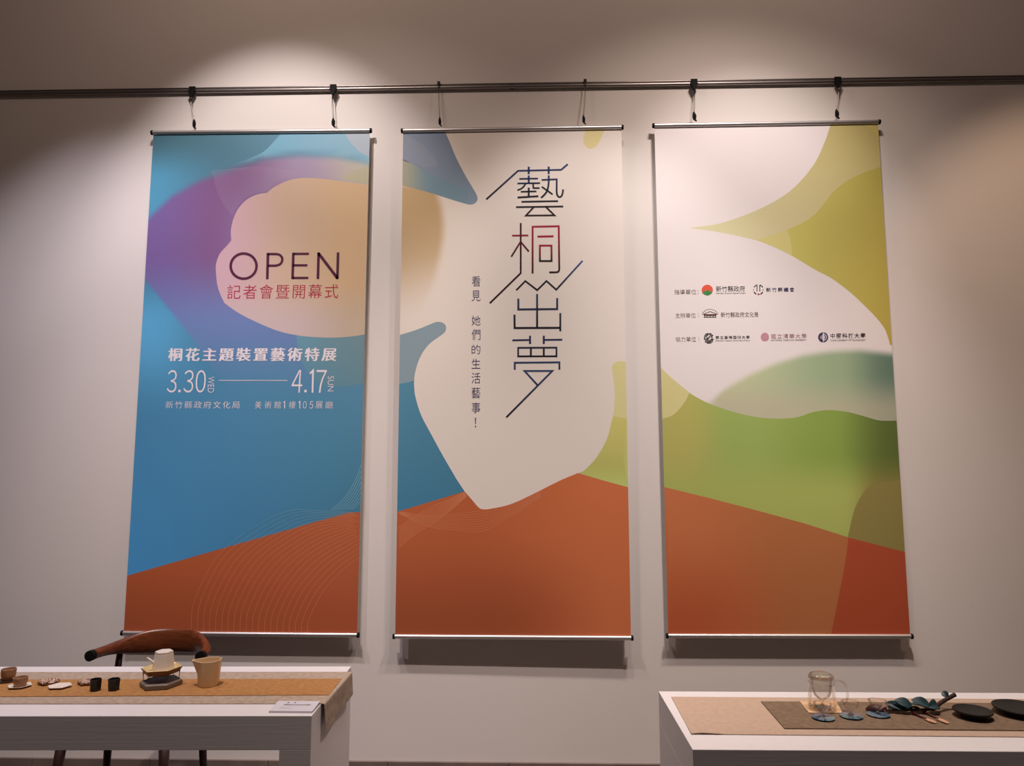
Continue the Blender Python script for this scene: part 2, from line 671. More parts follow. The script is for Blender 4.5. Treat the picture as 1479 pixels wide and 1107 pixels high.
def base1(x, y):
    c = blue1(x, y)
    c = mixc(c, (84, 164, 202), 0.8 * sstep(420, 330, y) * sstep(200, 260, y) * sstep(340, 210, x))
    c = mixc(c, (98, 184, 234), 0.85 * sstep(380, 470, y) * sstep(620, 480, y) * sstep(320, 210, x))
    a = sstep(-7, 8, y - interp(up1, x)) * sstep(-5, 5, interp(lo1, x) - y) * sstep(590, 440, y)
    p = mixc((120, 96, 156), (130, 92, 140), sstep(225, 320, x))
    p = mixc(p, (172, 154, 186), sstep(330, 440, x))
    p = mixc(p, (196, 190, 176), sstep(430, 530, x))
    p = mixc(p, (150, 130, 178), 0.6 * sstep(250, 330, y) * sstep(300, 360, x))
    p = mixc(p, (114, 134, 190), sstep(360, 470, y))
    return mixc(c, p, a)


S.base(base1)
S.poly(catmull([(409, 190), (398, 203), (382, 219), (361, 229), (346, 234), (330, 240)], 6) + catmull([(345, 241), (385, 230.5), (431, 226), (485, 228), (540, 239)], 6) + [(545, 190)],
       lambda x, y: mixc(base1(x, y), bil((128, 180, 208), (150, 186, 206), (126, 186, 214), (140, 186, 208), 400, 190, 535, 235)(x, y), sstep(-2, -9, y - interp(up1, x)) * sstep(325, 385, x)), 1)
S.poly(catmull([(496, 188), (504, 203), (514, 215), (524, 223), (545, 234)], 6) + [(545, 188)], const(176, 190, 204), 2)
S.poly(catmull([(496, 258), (512, 248), (540, 240)], 6) + catmull([(540, 270), (520, 265), (496, 260)], 6), const(190, 186, 160), 2)
S.poly(catmull([(304, 246), (309, 256), (313, 272), (322.6, 294), (336, 312)], 6) + catmull([(345, 296), (362, 282), (388, 275), (400, 262), (430, 250), (380, 240)], 6),
       lambda x, y: mixc(base1(x, y), (196, 176, 200), 0.13), 1)
S.poly(catmull([(429, 486), (430.5, 500), (434, 515), (441, 532), (450, 544), (461, 554), (474, 558.5), (495, 559), (531, 553.5)], 6) + [(545, 552), (545, 475), (440, 478)],
       bil((108, 158, 180), (120, 150, 160), (92, 146, 172), (104, 142, 156), 430, 485, 530, 560), 1)
cream = catmull([(545, 270), (533, 269), (496, 263.4), (458, 258.5), (431, 258.5), (412, 263.4), (395.8, 271.6), (386.3, 279.2)], 6) + \
    catmull([(386.3, 279.2), (376.8, 280.2), (366, 283.7), (355, 290.5), (344.3, 302.7), (337.5, 317.6), (334.2, 333.9), (334.8, 347.5)], 6)[1:] + \
    catmull([(334.8, 347.5), (329.4, 354.2), (318.5, 366.4), (313.1, 380), (312.4, 390), (314.5, 411.7), (319.9, 428), (325.3, 438.8)], 6)[1:] + \
    catmull([(325.3, 438.8), (347, 453.7), (376.8, 468.6), (404, 479.4), (431, 485.4), (458, 488.1), (485, 488.6), (509.6, 486.8), (530, 483.5), (545, 481)], 6)[1:]


def creamc(x, y):
    c = mixc((210, 174, 184), (212, 184, 160), sstep(325, 430, x))
    c = mixc(c, (216, 184, 146), sstep(425, 510, x))
    return mixc(c, mixc((206, 188, 188), (202, 184, 162), sstep(420, 530, x)), sstep(400, 475, y))


S.poly(cream, creamc, 3)


def orange1(x, y):
    c = mixc((190, 98, 58), (182, 98, 62), sstep(200, 500, x))
    return mixc(c, (176, 90, 56), sstep(800, 910, y))


S.poly([(150, 842), (185.7, 832.9), (322.6, 792.8), (458, 753.5), (501, 741.3), (521, 739.1), (560, 735), (560, 930), (150, 930)], orange1, 4)
cA = catmull([(276.5, 913), (279, 877), (295.5, 836), (322.6, 795.5), (376.8, 757), (420, 738), (458, 738), (524, 741)], 5)
cB = catmull([(444, 913), (447, 893), (466, 855), (493, 825), (508, 812), (521, 803), (540, 786), (560, 770)], 5)
for j in range(20):
    t = j / 19
    pts = [((1 - t) * a[0] + t * b[0], (1 - t) * a[1] + t * b[1]) for a, b in zip(cA, cB)]
    pts = [p for p in pts if p[0] < 519]
    S.stroke(pts, 0.7, lambda x, y: mixc((112, 168, 194), (206, 122, 84), sstep(-3, 3, y - (832.9 - (x - 185.7) * 0.2905))), 5)
for j in range(8):
    t = j / 7
    S.stroke(catmull([(478 + 30 * t, 737.5 - 1.5 * t), (498 + 17 * t, 719 + 12 * t), (512 + 7 * t, 696 + 30 * t), (522 + 1.5 * t, 671 + 52 * t)], 5), 0.7, const(128, 180, 198), 5)
plain1 = S.mesh('printed_cloth', banners[0])

PLUM = (84, 30, 62)
CRIM = (176, 42, 72)
WHT = (236, 228, 234)
S.poly([(0, 0)] * 3, WHT, 6) if False else None
LV = 8
# OPEN drawn as monoline capitals
s8 = lambda x, y: (320 + x / 8.217, 350 + y / 8.217)
ov = [s8(269 + 154 * math.cos(a * 2 * PI / 40), 287 + 150 * math.sin(a * 2 * PI / 40)) for a in range(41)]
S.stroke(ov, 3.9, PLUM, LV)
S.stroke([s8(550, 445), s8(559, 130)], 3.9, PLUM, LV)
S.stroke([s8(555, 146)] + [s8(*q) for q in catmull([(660, 146), (700, 158), (727, 195), (724, 235), (700, 268), (655, 284)], 5)] + [s8(557, 284)], 3.6, PLUM, LV)
S.stroke([s8(850, 445), s8(860, 130)], 3.9, PLUM, LV)
S.stroke([s8(848, 431), s8(1037, 431)], 3.5, PLUM, LV)
S.stroke([s8(856, 281), s8(1027, 281)], 3.5, PLUM, LV)
S.stroke([s8(860, 145), s8(1045, 145)], 3.5, PLUM, LV)
S.stroke([s8(1150, 445), s8(1159, 130)], 3.9, PLUM, LV)
S.stroke([s8(1380, 445), s8(1389, 130)], 3.9, PLUM, LV)
S.stroke([s8(1154, 134), s8(1384, 441)], 4.2, PLUM, LV)
S.text('記者會暨開幕式', [(329.3, 412), (490.0, 411.5), (328.6, 432.6), (488.6, 432)], CRIM, LV, bold=-0.004, spacing=1.2)
S.mesh('opening_lettering', plain1, back=False)
plain1['label'] = 'blue, purple, cream and rust print'
for sh, sv in ((-0.75, 0), (-0.35, 0.2), (0, -0.2), (0.35, 0.2), (0.75, 0)):
    S.text('桐花主題裝置藝術特展', [(244.2 + sh, 503.5 + sv), (487.1 + sh, 503.3 + sv), (243.3 + sh, 522.5 + sv), (485.1 + sh, 522.5 + sv)], WHT, LV + 0.2 * sh, spacing=1.3)
W8 = lambda x, y: (230 + x / 5.478, 495 + y / 5.478)


def glyph8(ch, x0, x1, y0, y1, ink=WHT, bold=-0.008):
    d = (y1 - y0) * 0.03
    S.text(ch, [W8(x0 + d, y0), W8(x1 + d, y0), W8(x0 - d, y1), W8(x1 - d, y1)], ink, LV, bold=bold)


for ch, x0, x1 in (('３', 65, 141), ('３', 197, 274), ('０', 291, 372), ('４', 1054, 1138), ('７', 1244, 1324)):
    glyph8(ch, x0, x1, 221, 400)
S.stroke([W8(1196, 250), W8(1221, 224), W8(1216, 400)], 2.4, WHT, LV)
for x0 in (162, 1161):
    cx, cy = W8(x0, 387)
    S.disc(cx, cy, 1.9, 2.1, WHT, LV, 12)
S.text('WED', [(301, 545), (310, 545), (300.6, 568), (309.6, 568)], WHT, LV, bold=-0.012, turn=True)
S.text('SUN', [(474.1, 544), (482.8, 544), (473.7, 566), (482.4, 566)], WHT, LV, bold=-0.012, turn=True)
S.stroke([(316.7, 550.3), (415.8, 550.3)], 0.8, WHT, LV)
for ch, x0, x1 in (('美', 762, 812), ('術', 839, 891), ('館', 914, 967), ('樓', 1030, 1082), ('０', 1141, 1169), ('５', 1193, 1222), ('展', 1240, 1296), ('廳', 1317, 1377)):
    glyph8(ch, x0, x1, 468, 525)
for x0 in (996, 1116):
    S.stroke([W8(x0 - 10, 479), W8(x0 + 1, 469), W8(x0, 525)], 1.1, WHT, LV)
S.text('新竹縣政府文化局', [(239.8, 580.4), (347, 580.4), (239, 590.8), (346.4, 590.8)], WHT, LV, bold=-0.008, spacing=1.28)
S.mesh('date_lettering', plain1, back=False)

# ---- banner two: large characters
S = sheets[1]
T4 = lambda x, y: (550 + x / 3.69, 90 + y / 3.69)
T5 = lambda x, y: (550 + x / 3.69, 390 + y / 3.69)
T6 = lambda x, y: (550 + x / 3.69, 660 + y / 3.69)


def base2(x, y):
    c = (234, 225, 219)
    c = mixc(c, (240, 226, 208), 0.6 * sstep(760, 600, x) * sstep(640, 260, y))
    xe = interp([(255, 614), (281, 631), (300, 637), (325, 640), (345, 639), (370, 635), (400, 628), (440, 612), (480, 596)], y)
    a = sstep(8, -8, x - xe) * sstep(262, 274, y) * (1 - sstep(370, 470, y + (x - 580) * 0.3))
    return mixc(c, mixc((200, 170, 126), (216, 192, 162), sstep(300, 430, y)), a)


S.base(base2)
leaf = [T4(100, 340), T4(332, 340)] + catmull([T4(345, 378), T4(370, 435), T4(400, 508), T4(450, 605), T4(490, 672), T4(510, 708), T4(514, 735), T4(500, 753), T4(475, 760), T4(440, 752), T4(370, 731), T4(250, 692), T4(100, 654)], 6)
S.poly(leaf, bil((136, 150, 172), (130, 146, 170), (136, 150, 170), (132, 152, 172), 580, 190, 690, 300), 1)
band = catmull([T4(100, 508), T4(180, 548), T4(250, 590), T4(350, 635), T4(440, 668), T4(460, 690), T4(463, 720), T4(455, 756)], 6) + catmull([T4(440, 752), T4(370, 731), T4(250, 692), T4(100, 654)], 6)


def bandc(x, y):
    return mixc((178, 172, 146), (122, 152, 168), sstep(575, 625, x))


S.poly(band, bandc, 2)
S.poly([T4(100, 380), T4(160, 400)] + catmull([T4(160, 400), T4(240, 455), T4(300, 540), T4(250, 560), T4(170, 540), T4(100, 520)], 5), const(144, 154, 172), 2)
S.poly([T4(1085, 340), T4(1090, 368)] + catmull([T4(1085, 385), T4(1078, 420), T4(1090, 450), T4(1115, 463), T4(1140, 455), T4(1162, 428), T4(1190, 368)], 6) + [T4(1200, 340)], const(226, 214, 158), 1)
bl_out = catmull([T5(80, 352), T5(110, 345), T5(190, 320), T5(260, 292), T5(295, 279), T5(325, 281), T5(345, 298), T5(346, 322), T5(330, 343), T5(260, 395), T5(215, 455), T5(187, 530), T5(177, 600), T5(185, 680), T5(215, 775), T5(270, 880), T5(330, 990), T5(398, 1107)], 6) + [T6(400, 115), T6(447, 186), T6(300, 230), T6(60, 302)]


def bluec(x, y):
    c = mixc((168, 188, 198), (150, 176, 190), sstep(640, 580, x))
    d = mixc((84, 140, 172), (74, 134, 168), sstep(570, 700, y))
    return c if y < 390 + 600 / 3.69 - (x - 580) * 0.2 else d


S.poly(bl_out, const(142, 164, 176), 1)
S.poly([T5(80, 612), T5(110, 606)] + catmull([T5(110, 606), T5(145, 600), T5(177.5, 590)], 4)[1:] + catmull([T5(177.5, 590), T5(177.5, 620), T5(185, 680), T5(215, 775), T5(270, 880), T5(330, 990), T5(398, 1107)], 6)[1:] + [T6(400, 115), T6(447, 186), T6(300, 230), T6(60, 302)],
       bil((88, 146, 176), (84, 140, 170), (70, 134, 170), (70, 132, 164), 570, 555, 690, 730), 2)
green = catmull([T5(1340, 520), T5(1320, 503), T5(1290, 491), T5(1262, 491), T5(1240, 503), T5(1231, 525), T5(1237, 580), T5(1244, 640), T5(1245, 700), T5(1235, 790), T5(1205, 900), T5(1150, 1000), T5(1085, 1070), T6(1054, 88)], 6) + [T6(1180, 130), T6(1340, 172)]
S.poly(green, const(222, 216, 158), 1)
green2 = [T5(1240, 784), T5(1290, 793), T5(1340, 803), T6(1340, 172), T6(1180, 130)] + catmull([T6(1054, 88), T5(1085, 1070), T5(1150, 1000), T5(1205, 900), T5(1236, 784)], 6)
S.poly(green2, vgrad([(600, (212, 208, 122)), (650, (202, 200, 118)), (672, (192, 194, 110)), (700, (198, 214, 126))]), 2)
rust = [T6(60, 302), T6(98, 290), T6(300, 230), T6(447, 186)] + catmull([T6(447, 186), T6(490, 235), T6(520, 270), T6(545, 281), T6(600, 277), T6(700, 251), T6(820, 196), T6(950, 131), T6(1050, 89)], 6)[1:] + [T6(1180, 128), T6(1340, 172), T6(1360, 1050), T6(60, 1050)]


def rustc(x, y):
    c = mixc((190, 102, 62), (212, 120, 76), sstep(650, 890, x))
    return mixc(c, (166, 86, 54), sstep(760, 900, y) * sstep(900, 700, x))


S.poly(rust, rustc, 3)
for j in range(9):
    t = j / 8
    S.stroke(catmull([T6(96, 380 + 105 * t), T6(180, 320 + 95 * t), T6(270, 268 + 92 * t), T6(360, 230 + 66 * t), T6(447 + 12 * t, 188 + 22 * t)], 5), 0.7, const(216, 136, 98), 4)
    S.stroke(catmull([T6(98, 292 + 12 * t), T6(250, 312 + 60 * t), T6(400, 306 + 84 * t), T6(545, 286 + 110 * t), T6(700, 254 + 60 * t), T6(850, 186 + 30 * t)], 5), 0.6, const(212, 130, 92), 4)
for j in range(16):
    t = j / 15
    S.stroke(catmull([T6(102 + 40 * t, 10 + 240 * t), T6(170 + 60 * t, -90 + 270 * t), T6(250 + 90 * t, -190 + 330 * t)], 4)[: 9 if t > .2 else 6], 0.5, const(92, 146, 172), 4) if t < .62 else None
plain2 = S.mesh('printed_cloth', banners[1])
plain2['label'] = 'white print with blue, green and rust shapes'

A = lambda x, y: (690 + x / 9.225, 225 + y / 9.225)
B = lambda x, y: (690 + x / 9.225, 315 + y / 9.225)
Cc = lambda x, y: (690 + x / 9.225, 420 + y / 9.225)
D = lambda x, y: (690 + x / 9.225, 500 + y / 9.225)


def navy(y0, y1, a=(40, 58, 108), b=(30, 28, 40)):
    return lambda x, y: mixc(a, b, (y - y0) / (y1 - y0))


def st(F, pts, w=2.3, ink=None):
    S.stroke([F(*p) for p in pts], w * 1.12, ink, LV)


n1 = navy(242, 280)
st(A, [(112, 585), (535, 205), (1110, 193), (1197, 118)], 2.3, n1)
st(A, [(677, 150), (677, 250)], 2.6, n1); st(A, [(943, 150), (943, 250)], 2.6, n1)
n2 = navy(252, 278)
st(A, [(677, 268), (677, 368)], 2.5, n2)
st(A, [(552, 313), (800, 309)], 2.2, n2)
st(A, [(526, 374), (828, 370)], 2.2, n2)
st(A, catmull([(636, 376), (610, 415), (575, 445), (526, 464)], 4), 2.2, n2)
st(A, [(735, 374), (740, 436), (822, 436)], 2.2, n2)
st(A, [(677, 430), (677, 550)], 2.5, n2)
st(A, [(572, 485), (780, 480)], 2.2, n2)
st(A, [(528, 562), (806, 545)], 2.5, n2)
st(A, [(848, 328), (1050, 320)] + catmull([(1050, 320), (1050, 400), (1050, 500), (1068, 548), (1090, 556), (1112, 545), (1126, 515), (1136, 455)], 4)[1:], 2.3, n2)
st(A, catmull([(943, 268), (943, 360), (930, 450), (900, 510), (842, 568)], 4), 2.4, n2)
st(A, [(850, 418), (996, 522)], 2.2, n2)
n3 = navy(290, 316, (30, 28, 44), (40, 18, 24))
st(A, [(580, 619), (1068, 611)], 2.3, n3)
st(A, [(508, 690), (1136, 683)], 2.3, n3)
st(A, [(745, 690), (640, 803), (1020, 801), (905, 688)], 2.2, n3)
r1 = lambda x, y: mixc((150, 28, 56), (48, 18, 26), sstep(338, 372, y))
r2 = lambda x, y: mixc((164, 26, 58), (48, 16, 24), sstep(330, 380, y))
st(B, [(571, 72), (571, 740), (160, 1140)], 2.3, lambda x, y: mixc(mixc((70, 20, 34), (150, 30, 56), sstep(322, 340, y)), (44, 16, 26), sstep(342, 372, y)))
st(B, [(456, 240), (672, 238)], 2.2, r1)
st(B, [(565, 328), (445, 522)], 2.2, r1); st(B, [(575, 328), (678, 452)], 2.2, r1)
st(B, [(729, 745), (729, 122), (1077, 116), (1084, 690)] + catmull([(1084, 690), (1074, 718), (1046, 730), (950, 731)], 4)[1:], 2.4, r2)
st(B, [(794, 253), (1008, 250)], 2.5, const(164, 26, 56))
st(B, [(826, 374), (980, 374), (982, 580), (826, 580), (826, 374)], 2.4, lambda x, y: mixc((164, 30, 60), (26, 22, 24), sstep(354, 372, y)))
n4 = lambda x, y: mixc((26, 26, 38), (60, 84, 136), sstep(414, 380, y))
st(B, [(512, 968), (632, 846), (790, 968), (914, 846), (1044, 962), (1394, 578)], 2.2, n4)
n5 = navy(425, 480, (56, 76, 112), (24, 22, 34))
st(Cc, [(789, 50), (789, 500)], 2.6, n5)
st(Cc, [(539, 112), (539, 256), (1056, 252), (1056, 106)], 2.6, n5)
st(Cc, [(488, 325), (490, 503), (1098, 502)], 2.6, n5); st(Cc, [(1098, 306), (1098, 548)], 2.4, n5)
n6 = navy(485, 520, (52, 64, 104), (24, 22, 34))
st(Cc, [(460, 667), (690, 663)], 2.3, n6); st(Cc, [(695, 607), (695, 716)], 2.6, n6)
st(Cc, [(880, 663), (1124, 660)], 2.3, n6); st(Cc, [(878, 607), (878, 716)], 2.6, n6)
st(Cc, [(537, 767), (1047, 766), (1047, 881), (537, 881), (537, 767)], 2.2, n6)
st(Cc, [(706, 767), (706, 881)], 2.5, n6); st(Cc, [(878, 767), (878, 881)], 2.5, n6)
n7 = navy(520, 562, (54, 72, 116), (24, 28, 44))
st(D, [(492, 320), (492, 228), (1086, 224), (1086, 320)], 2.4, n7)
st(D, [(798, 530), (622, 338), (992, 338), (380, 955)], 2.3, navy(535, 590, (52, 72, 112), (26, 22, 32)))
S.mesh('title_lettering', plain2, back=False)
IND = (66, 58, 104)
for ch, a, b in (('看', 35, 90), ('見', 112, 168), ('她', 245, 298), ('們', 318, 375), ('的', 400, 450), ('生', 475, 528), ('活', 550, 607), ('藝', 628, 686), ('事', 708, 765), ('！', 790, 840)):
    xa, xb = (484, 530) if ch != '！' else (501, 508)
    if ch == '她': S.mesh('subtitle_lettering', plain2, back=False)
    S.text(ch, [T5(xa, a), T5(xb, a), T5(xa, b), T5(xb, b)], IND, LV, bold=-0.006)
S.mesh('subtitle_lettering', plain2, back=False)

# ---- banner three: emblems
S = sheets[2]
U7 = lambda x, y: (930 + x / 3.69, 90 + y / 3.69)
U8 = lambda x, y: (930 + x / 3.69, 390 + y / 3.69)
U9 = lambda x, y: (930 + x / 3.69, 660 + y / 3.69)
hill_up = [(1010, 590), (1030, 577), (1046, 563), (1082, 542), (1120, 525.5), (1160, 513.5), (1201, 508), (1242, 506.5), (1290, 512), (1320, 518)]
hill_lo = [(1020, 570), (1057, 595), (1092, 602.5), (1125, 605), (1147, 603.5), (1160, 600), (1174, 595), (1195.6, 592.7), (1222, 595), (1247, 601.4), (1266, 606.8), (1300, 608)]
white3 = (236, 229, 230)


def base3(x, y):
    c = white3
    a = sstep(-7, 7, y - interp(hill_up, x)) if x > 1000 else 0
    h = mixc((196, 206, 164), (158, 182, 148), sstep(1060, 1210, x))
    h = mixc(h, (104, 132, 116), sstep(1210, 1290, x))
    h = mixc(h, (196, 190, 166), 0.75 * sstep(535, 596, y))
    return mixc(c, h, a * sstep(1000, 1040, x))


S.base(base3)
tri_top = catmull([U7(1000, 318), U7(990, 340), U7(962, 420), U7(905, 540), U7(805, 660), U7(700, 737), U7(560, 805), U7(400, 860), U7(240, 885)], 6)
tri_bot = catmull([U7(240, 885), U7(400, 907), U7(600, 950), U7(700, 988), U7(785, 1030), U8(915, 0), U8(1000, 45), U8(1100, 120), U8(1170, 185), U8(1230, 245), U8(1278, 305), U8(1298, 350), U8(1312, 400)], 6)
S.poly(tri_top + tri_bot[1:] + [U8(1400, 400), U7(1400, 318)], bil((214, 208, 158), (192, 178, 112), (222, 218, 178), (208, 198, 146), 1000, 180, 1275, 340), 1)
dark_edge = catmull([U7(1300, 540), U7(1257, 555), U7(1170, 585), U7(1080, 630), U7(1005, 690), U7(955, 755), U7(905, 812), U7(850, 850), U7(760, 892), U7(670, 925), U7(600, 948)], 6)
low = catmull([U7(600, 948), U7(700, 988), U7(785, 1030), U8(915, 0), U8(1000, 45), U8(1100, 120), U8(1170, 185), U8(1230, 245), U8(1278, 305), U8(1298, 350), U8(1312, 400)], 6)
S.poly(dark_edge + low[1:] + [U8(1400, 400), U7(1400, 540)], bil((206, 200, 112), (184, 172, 84), (208, 206, 116), (190, 174, 84), 1130, 250, 1285, 490), 2)
S.poly(catmull([U7(760, 892), U7(775, 930), U7(783, 980), U7(785, 1030)], 5) + catmull([U7(785, 1030), U7(700, 988), U7(600, 948)], 4)[1:] + [U7(670, 925)], const(216, 208, 138), 3)
S.poly(catmull([U7(1178, 330), U7(1205, 350), U7(1230, 378), U7(1255, 415)], 5) + [U7(1300, 415), U7(1300, 330)], const(206, 188, 112), 3)
gre = catmull([U8(50, 478), U8(80, 510), U8(140, 570), U8(235, 650), U8(300, 690), U8(370, 722), U8(480, 758), U8(600, 785), U8(720, 793), U8(800, 788), U8(850, 775), U8(900, 758), U8(980, 748), U8(1080, 757), U8(1170, 780), U8(1240, 800), U8(1290, 805), U8(1400, 802)], 6)


def greenc(x, y):
    c = mixc((186, 184, 104), (160, 184, 100), sstep(985, 1060, x))
    c = mixc(c, (140, 168, 80), sstep(1080, 1200, x))
    c = mixc(c, (96, 114, 56), sstep(1200, 1290, x))
    return mixc(c, mixc((176, 190, 104), (150, 140, 76), sstep(1220, 1270, x)), sstep(650, 720, y))


S.poly(gre + [U9(1420, 520), U9(1385, 509), U9(1100, 435), U9(850, 355), U9(600, 286), U9(350, 220), U9(60, 150)], greenc, 1)
S.poly(catmull([U8(50, 478), U8(80, 510), U8(140, 570), U8(242, 654)], 5) + catmull([U8(242, 654), U8(225, 690), U8(200, 728), U8(165, 765), U8(130, 785), U8(60, 802)], 5)[1:], const(216, 210, 150), 2)
S.poly(catmull([U9(1400, 115), U9(1300, 135), U9(1210, 150), U9(1130, 260), U9(1085, 428)], 5) + [U9(1100, 435), U9(1400, 512)], const(146, 136, 78), 2)


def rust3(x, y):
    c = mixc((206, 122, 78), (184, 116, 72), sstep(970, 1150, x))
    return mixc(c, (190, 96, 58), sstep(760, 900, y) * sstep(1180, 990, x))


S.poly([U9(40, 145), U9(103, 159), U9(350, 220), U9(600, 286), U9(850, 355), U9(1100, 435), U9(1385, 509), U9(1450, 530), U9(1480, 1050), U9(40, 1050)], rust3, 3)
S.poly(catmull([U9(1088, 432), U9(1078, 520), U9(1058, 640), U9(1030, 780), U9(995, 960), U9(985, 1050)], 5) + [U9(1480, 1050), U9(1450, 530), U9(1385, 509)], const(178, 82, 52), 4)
plain3 = S.mesh('printed_cloth', banners[2])
plain3['label'] = 'white, olive, green and rust print'
GRY = (110, 96, 96)
DRK = (52, 46, 52)


def line3(body, x0, x1, y0, y1, ink, sl=-0.012, **k):
    d = sl * (x1 - x0)
    S.text(body, [(x0, y0), (x1, y0 + d), (x0 + .2, y1), (x1 + .2, y1 + d)], ink, LV, **k)
    S.mesh('lettering', plain3, back=False)


line3('指導單位：', 973.4, 1008, 418.8, 426, GRY, bold=-0.006)
line3('主辦單位｜', 975.0, 1008.5, 452.5, 460, GRY, bold=-0.006)
line3('協力單位｜', 975.4, 1009, 486.8, 494.5, GRY, bold=-0.006)
line3('新竹縣政府', 1033.5, 1075, 413.6, 421.8, DRK)
line3('Hsinchu County Government', 1033.5, 1076, 422.8, 425.6, DRK)
line3('新竹縣議會', 1105.7, 1146.5, 415.6, 421.9, (56, 54, 92), bold=0.01, spacing=1.4)
line3('新竹縣政府文化局', 1040.5, 1094.5, 451.4, 458.8, (104, 84, 84))
line3('國立臺灣藝術大學', 1033, 1082, 485.6, 490.2, DRK, bold=0.012, spacing=1.25)
line3('National Taiwan University of Arts', 1033, 1082.2, 491.4, 494.0, DRK)
line3('國立清華大學', 1113, 1164, 482.6, 489.4, (168, 124, 136), spacing=1.2)
line3('NATIONAL TSING HUA UNIVERSITY', 1113, 1164, 490.6, 492.9, (110, 74, 88))
line3('中國科技大學', 1198.8, 1249.4, 481.6, 488.6, (46, 34, 54), bold=0.012, spacing=1.25)
line3('CHINA UNIVERSITY OF TECHNOLOGY', 1198.8, 1249.4, 490.6, 492.9, (70, 54, 80))
# emblems, each as it stands on the print
S.disc(1021, 419.3, 8.1, 7.6, const(226, 92, 72), LV)
S.poly([(1013.9, 423.4)] + catmull([(1013.9, 423.4), (1017, 420.6), (1019.4, 421.2), (1021.4, 418.6), (1024, 421), (1026.4, 421.4), (1028.2, 423)], 3) + [(1026.6, 424.6), (1024, 426.4), (1021.2, 427), (1018, 426.4), (1015.4, 424.9)], const(70, 140, 78), LV + 1)
S.stroke([(1021.3, 422), (1021.3, 427.4)], 0.7, (60, 80, 60), LV + 2)
S.mesh('emblem', plain3, back=False)
for s in (-1, 1):
    S.stroke([(1094.6 + s * 7.0 * math.cos(a), 418.6 - 7.2 * math.sin(a)) for a in [R(q) for q in range(28, 84, 8)]], 1.3, (40, 62, 58), LV)
    S.stroke([(1094.6 + s * 6.8 * math.cos(a), 418.6 - 7.2 * math.sin(a)) for a in [R(q) for q in range(-64, -16, 8)]], 1.5, (52, 44, 44), LV)
    S.stroke([(1094.6 + s * 1.9, 412.3), (1094.6 + s * 2.1, 421)], 1.2, (36, 62, 54), LV)
    S.disc(1094.6 + s * 6.9, 418.6, 0.9, 0.9, const(206, 120, 120), LV, 10)
S.disc(1094.9, 425.1, 1.6, 1.3, const(172, 56, 72), LV, 12)
S.mesh('emblem', plain3, back=False)
# hall with ring of dots above
for a in range(200, 341, 14):
    S.disc(1025 + 11.6 * math.cos(R(a)), 457 + 10 * math.sin(R(a)), 0.75, 0.75, const(84, 66, 70), LV, 8)
S.stroke([(1015, 454.4), (1021, 451.8), (1025, 450.4), (1029.4, 451.8), (1035, 454.4)], 0.8, (92, 60, 62), LV)
S.poly([(1015.6, 454.2), (1034.4, 454.0), (1033.6, 456.4), (1016.4, 456.6)], const(96, 58, 58), LV)
S.stroke([(1016, 458.6), (1034.2, 458.4)], 0.9, (70, 48, 52), LV)
for q in (1017, 1020.5, 1025, 1029.5, 1033):
    S.stroke([(q, 456.2), (q, 458.8)], 1.0, (84, 56, 58), LV)
S.mesh('emblem', plain3, back=False)
# round seal of black bars
for dy, a, b in ((-6.2, -4.6, 4.2), (-4.4, -6.4, -1.0), (-4.4, 1.4, 6.2), (-2.2, -7.0, -2.6), (-0.4, -3.2, 0.8), (-2.2, 1.6, 5.2), (1.2, -7.2, -0.4), (1.4, 2.4, 7.0), (3.2, -5.6, 6.2), (5.2, -6.0, 5.6), (7.0, -3.2, 3.4)):
    S.stroke([(1023.3 + a, 488.9 + dy), (1023.3 + b, 488.9 + dy - 0.05)], 1.25, (26, 22, 28), LV)
for dx, a, b in ((-1.6, -7.6, -5.4), (1.4, -7.6, -5.4), (0.4, -3.6, -0.2), (4.6, -4.2, 1.4), (0.2, 2.6, 5.4), (-6.4, -2.6, 1.4)):
    S.stroke([(1023.3 + dx, 488.9 + a), (1023.3 + dx, 488.9 + b)], 1.1, (26, 22, 28), LV)
S.mesh('emblem', plain3, back=False)
# pink rosette
S.disc(1104, 486.9, 5.9, 6.2, const(206, 158, 168), LV)
for rr, k in ((2.2, 6), (4.6, 12)):
    for q in range(k):
        S.disc(1104 + rr * math.cos(2 * PI * q / k), 486.9 + rr * math.sin(2 * PI * q / k), 0.8, 0.8, const(178, 118, 134), LV + 1, 8)
S.mesh('emblem', plain3, back=False)
# navy round seal
S.disc(1188.3, 487.2, 7.3, 7.2, const(58, 48, 86), LV)
S.disc(1188.3, 487.2, 5.4, 5.3, const(206, 200, 214), LV + 1)
for a0, a1, r_ in ((100, 260, 4.6), (-60, 60, 3.6)):
    S.stroke([(1188.3 + r_ * math.cos(R(q)), 487.2 + r_ * math.sin(R(q))) for q in range(a0, a1 + 1, 16)], 1.4, (66, 56, 98), LV + 2)
S.stroke([(1186.2, 482.8), (1186.2, 491.6)], 1.0, (66, 56, 98), LV + 2)
S.stroke([(1188.6, 480.4), (1188.6, 494.0)], 1.1, (226, 222, 230), LV + 3)
S.mesh('emblem', plain3, back=False)

# ------------------------------------------------------------------ hangers between rail and banners
HP = [(280.0, 280.0, 0), (482.5, 481.0, 0), (634, 635, 1), (845, 843, 1), (1001.5, 1003, 0), (1208.5, 1209.5, 0)]
HL = ['dark clip and wire hanger holding the left end of the blue OPEN banner',
      'dark clip and wire hanger holding the right end of the blue OPEN banner',
      'thin wire hanger holding the left end of the middle banner',
      'thin wire hanger holding the right end of the middle banner',
      'dark clip and wire hanger holding the left end of the green banner',
      'dark clip and wire hanger holding the right end of the green banner']


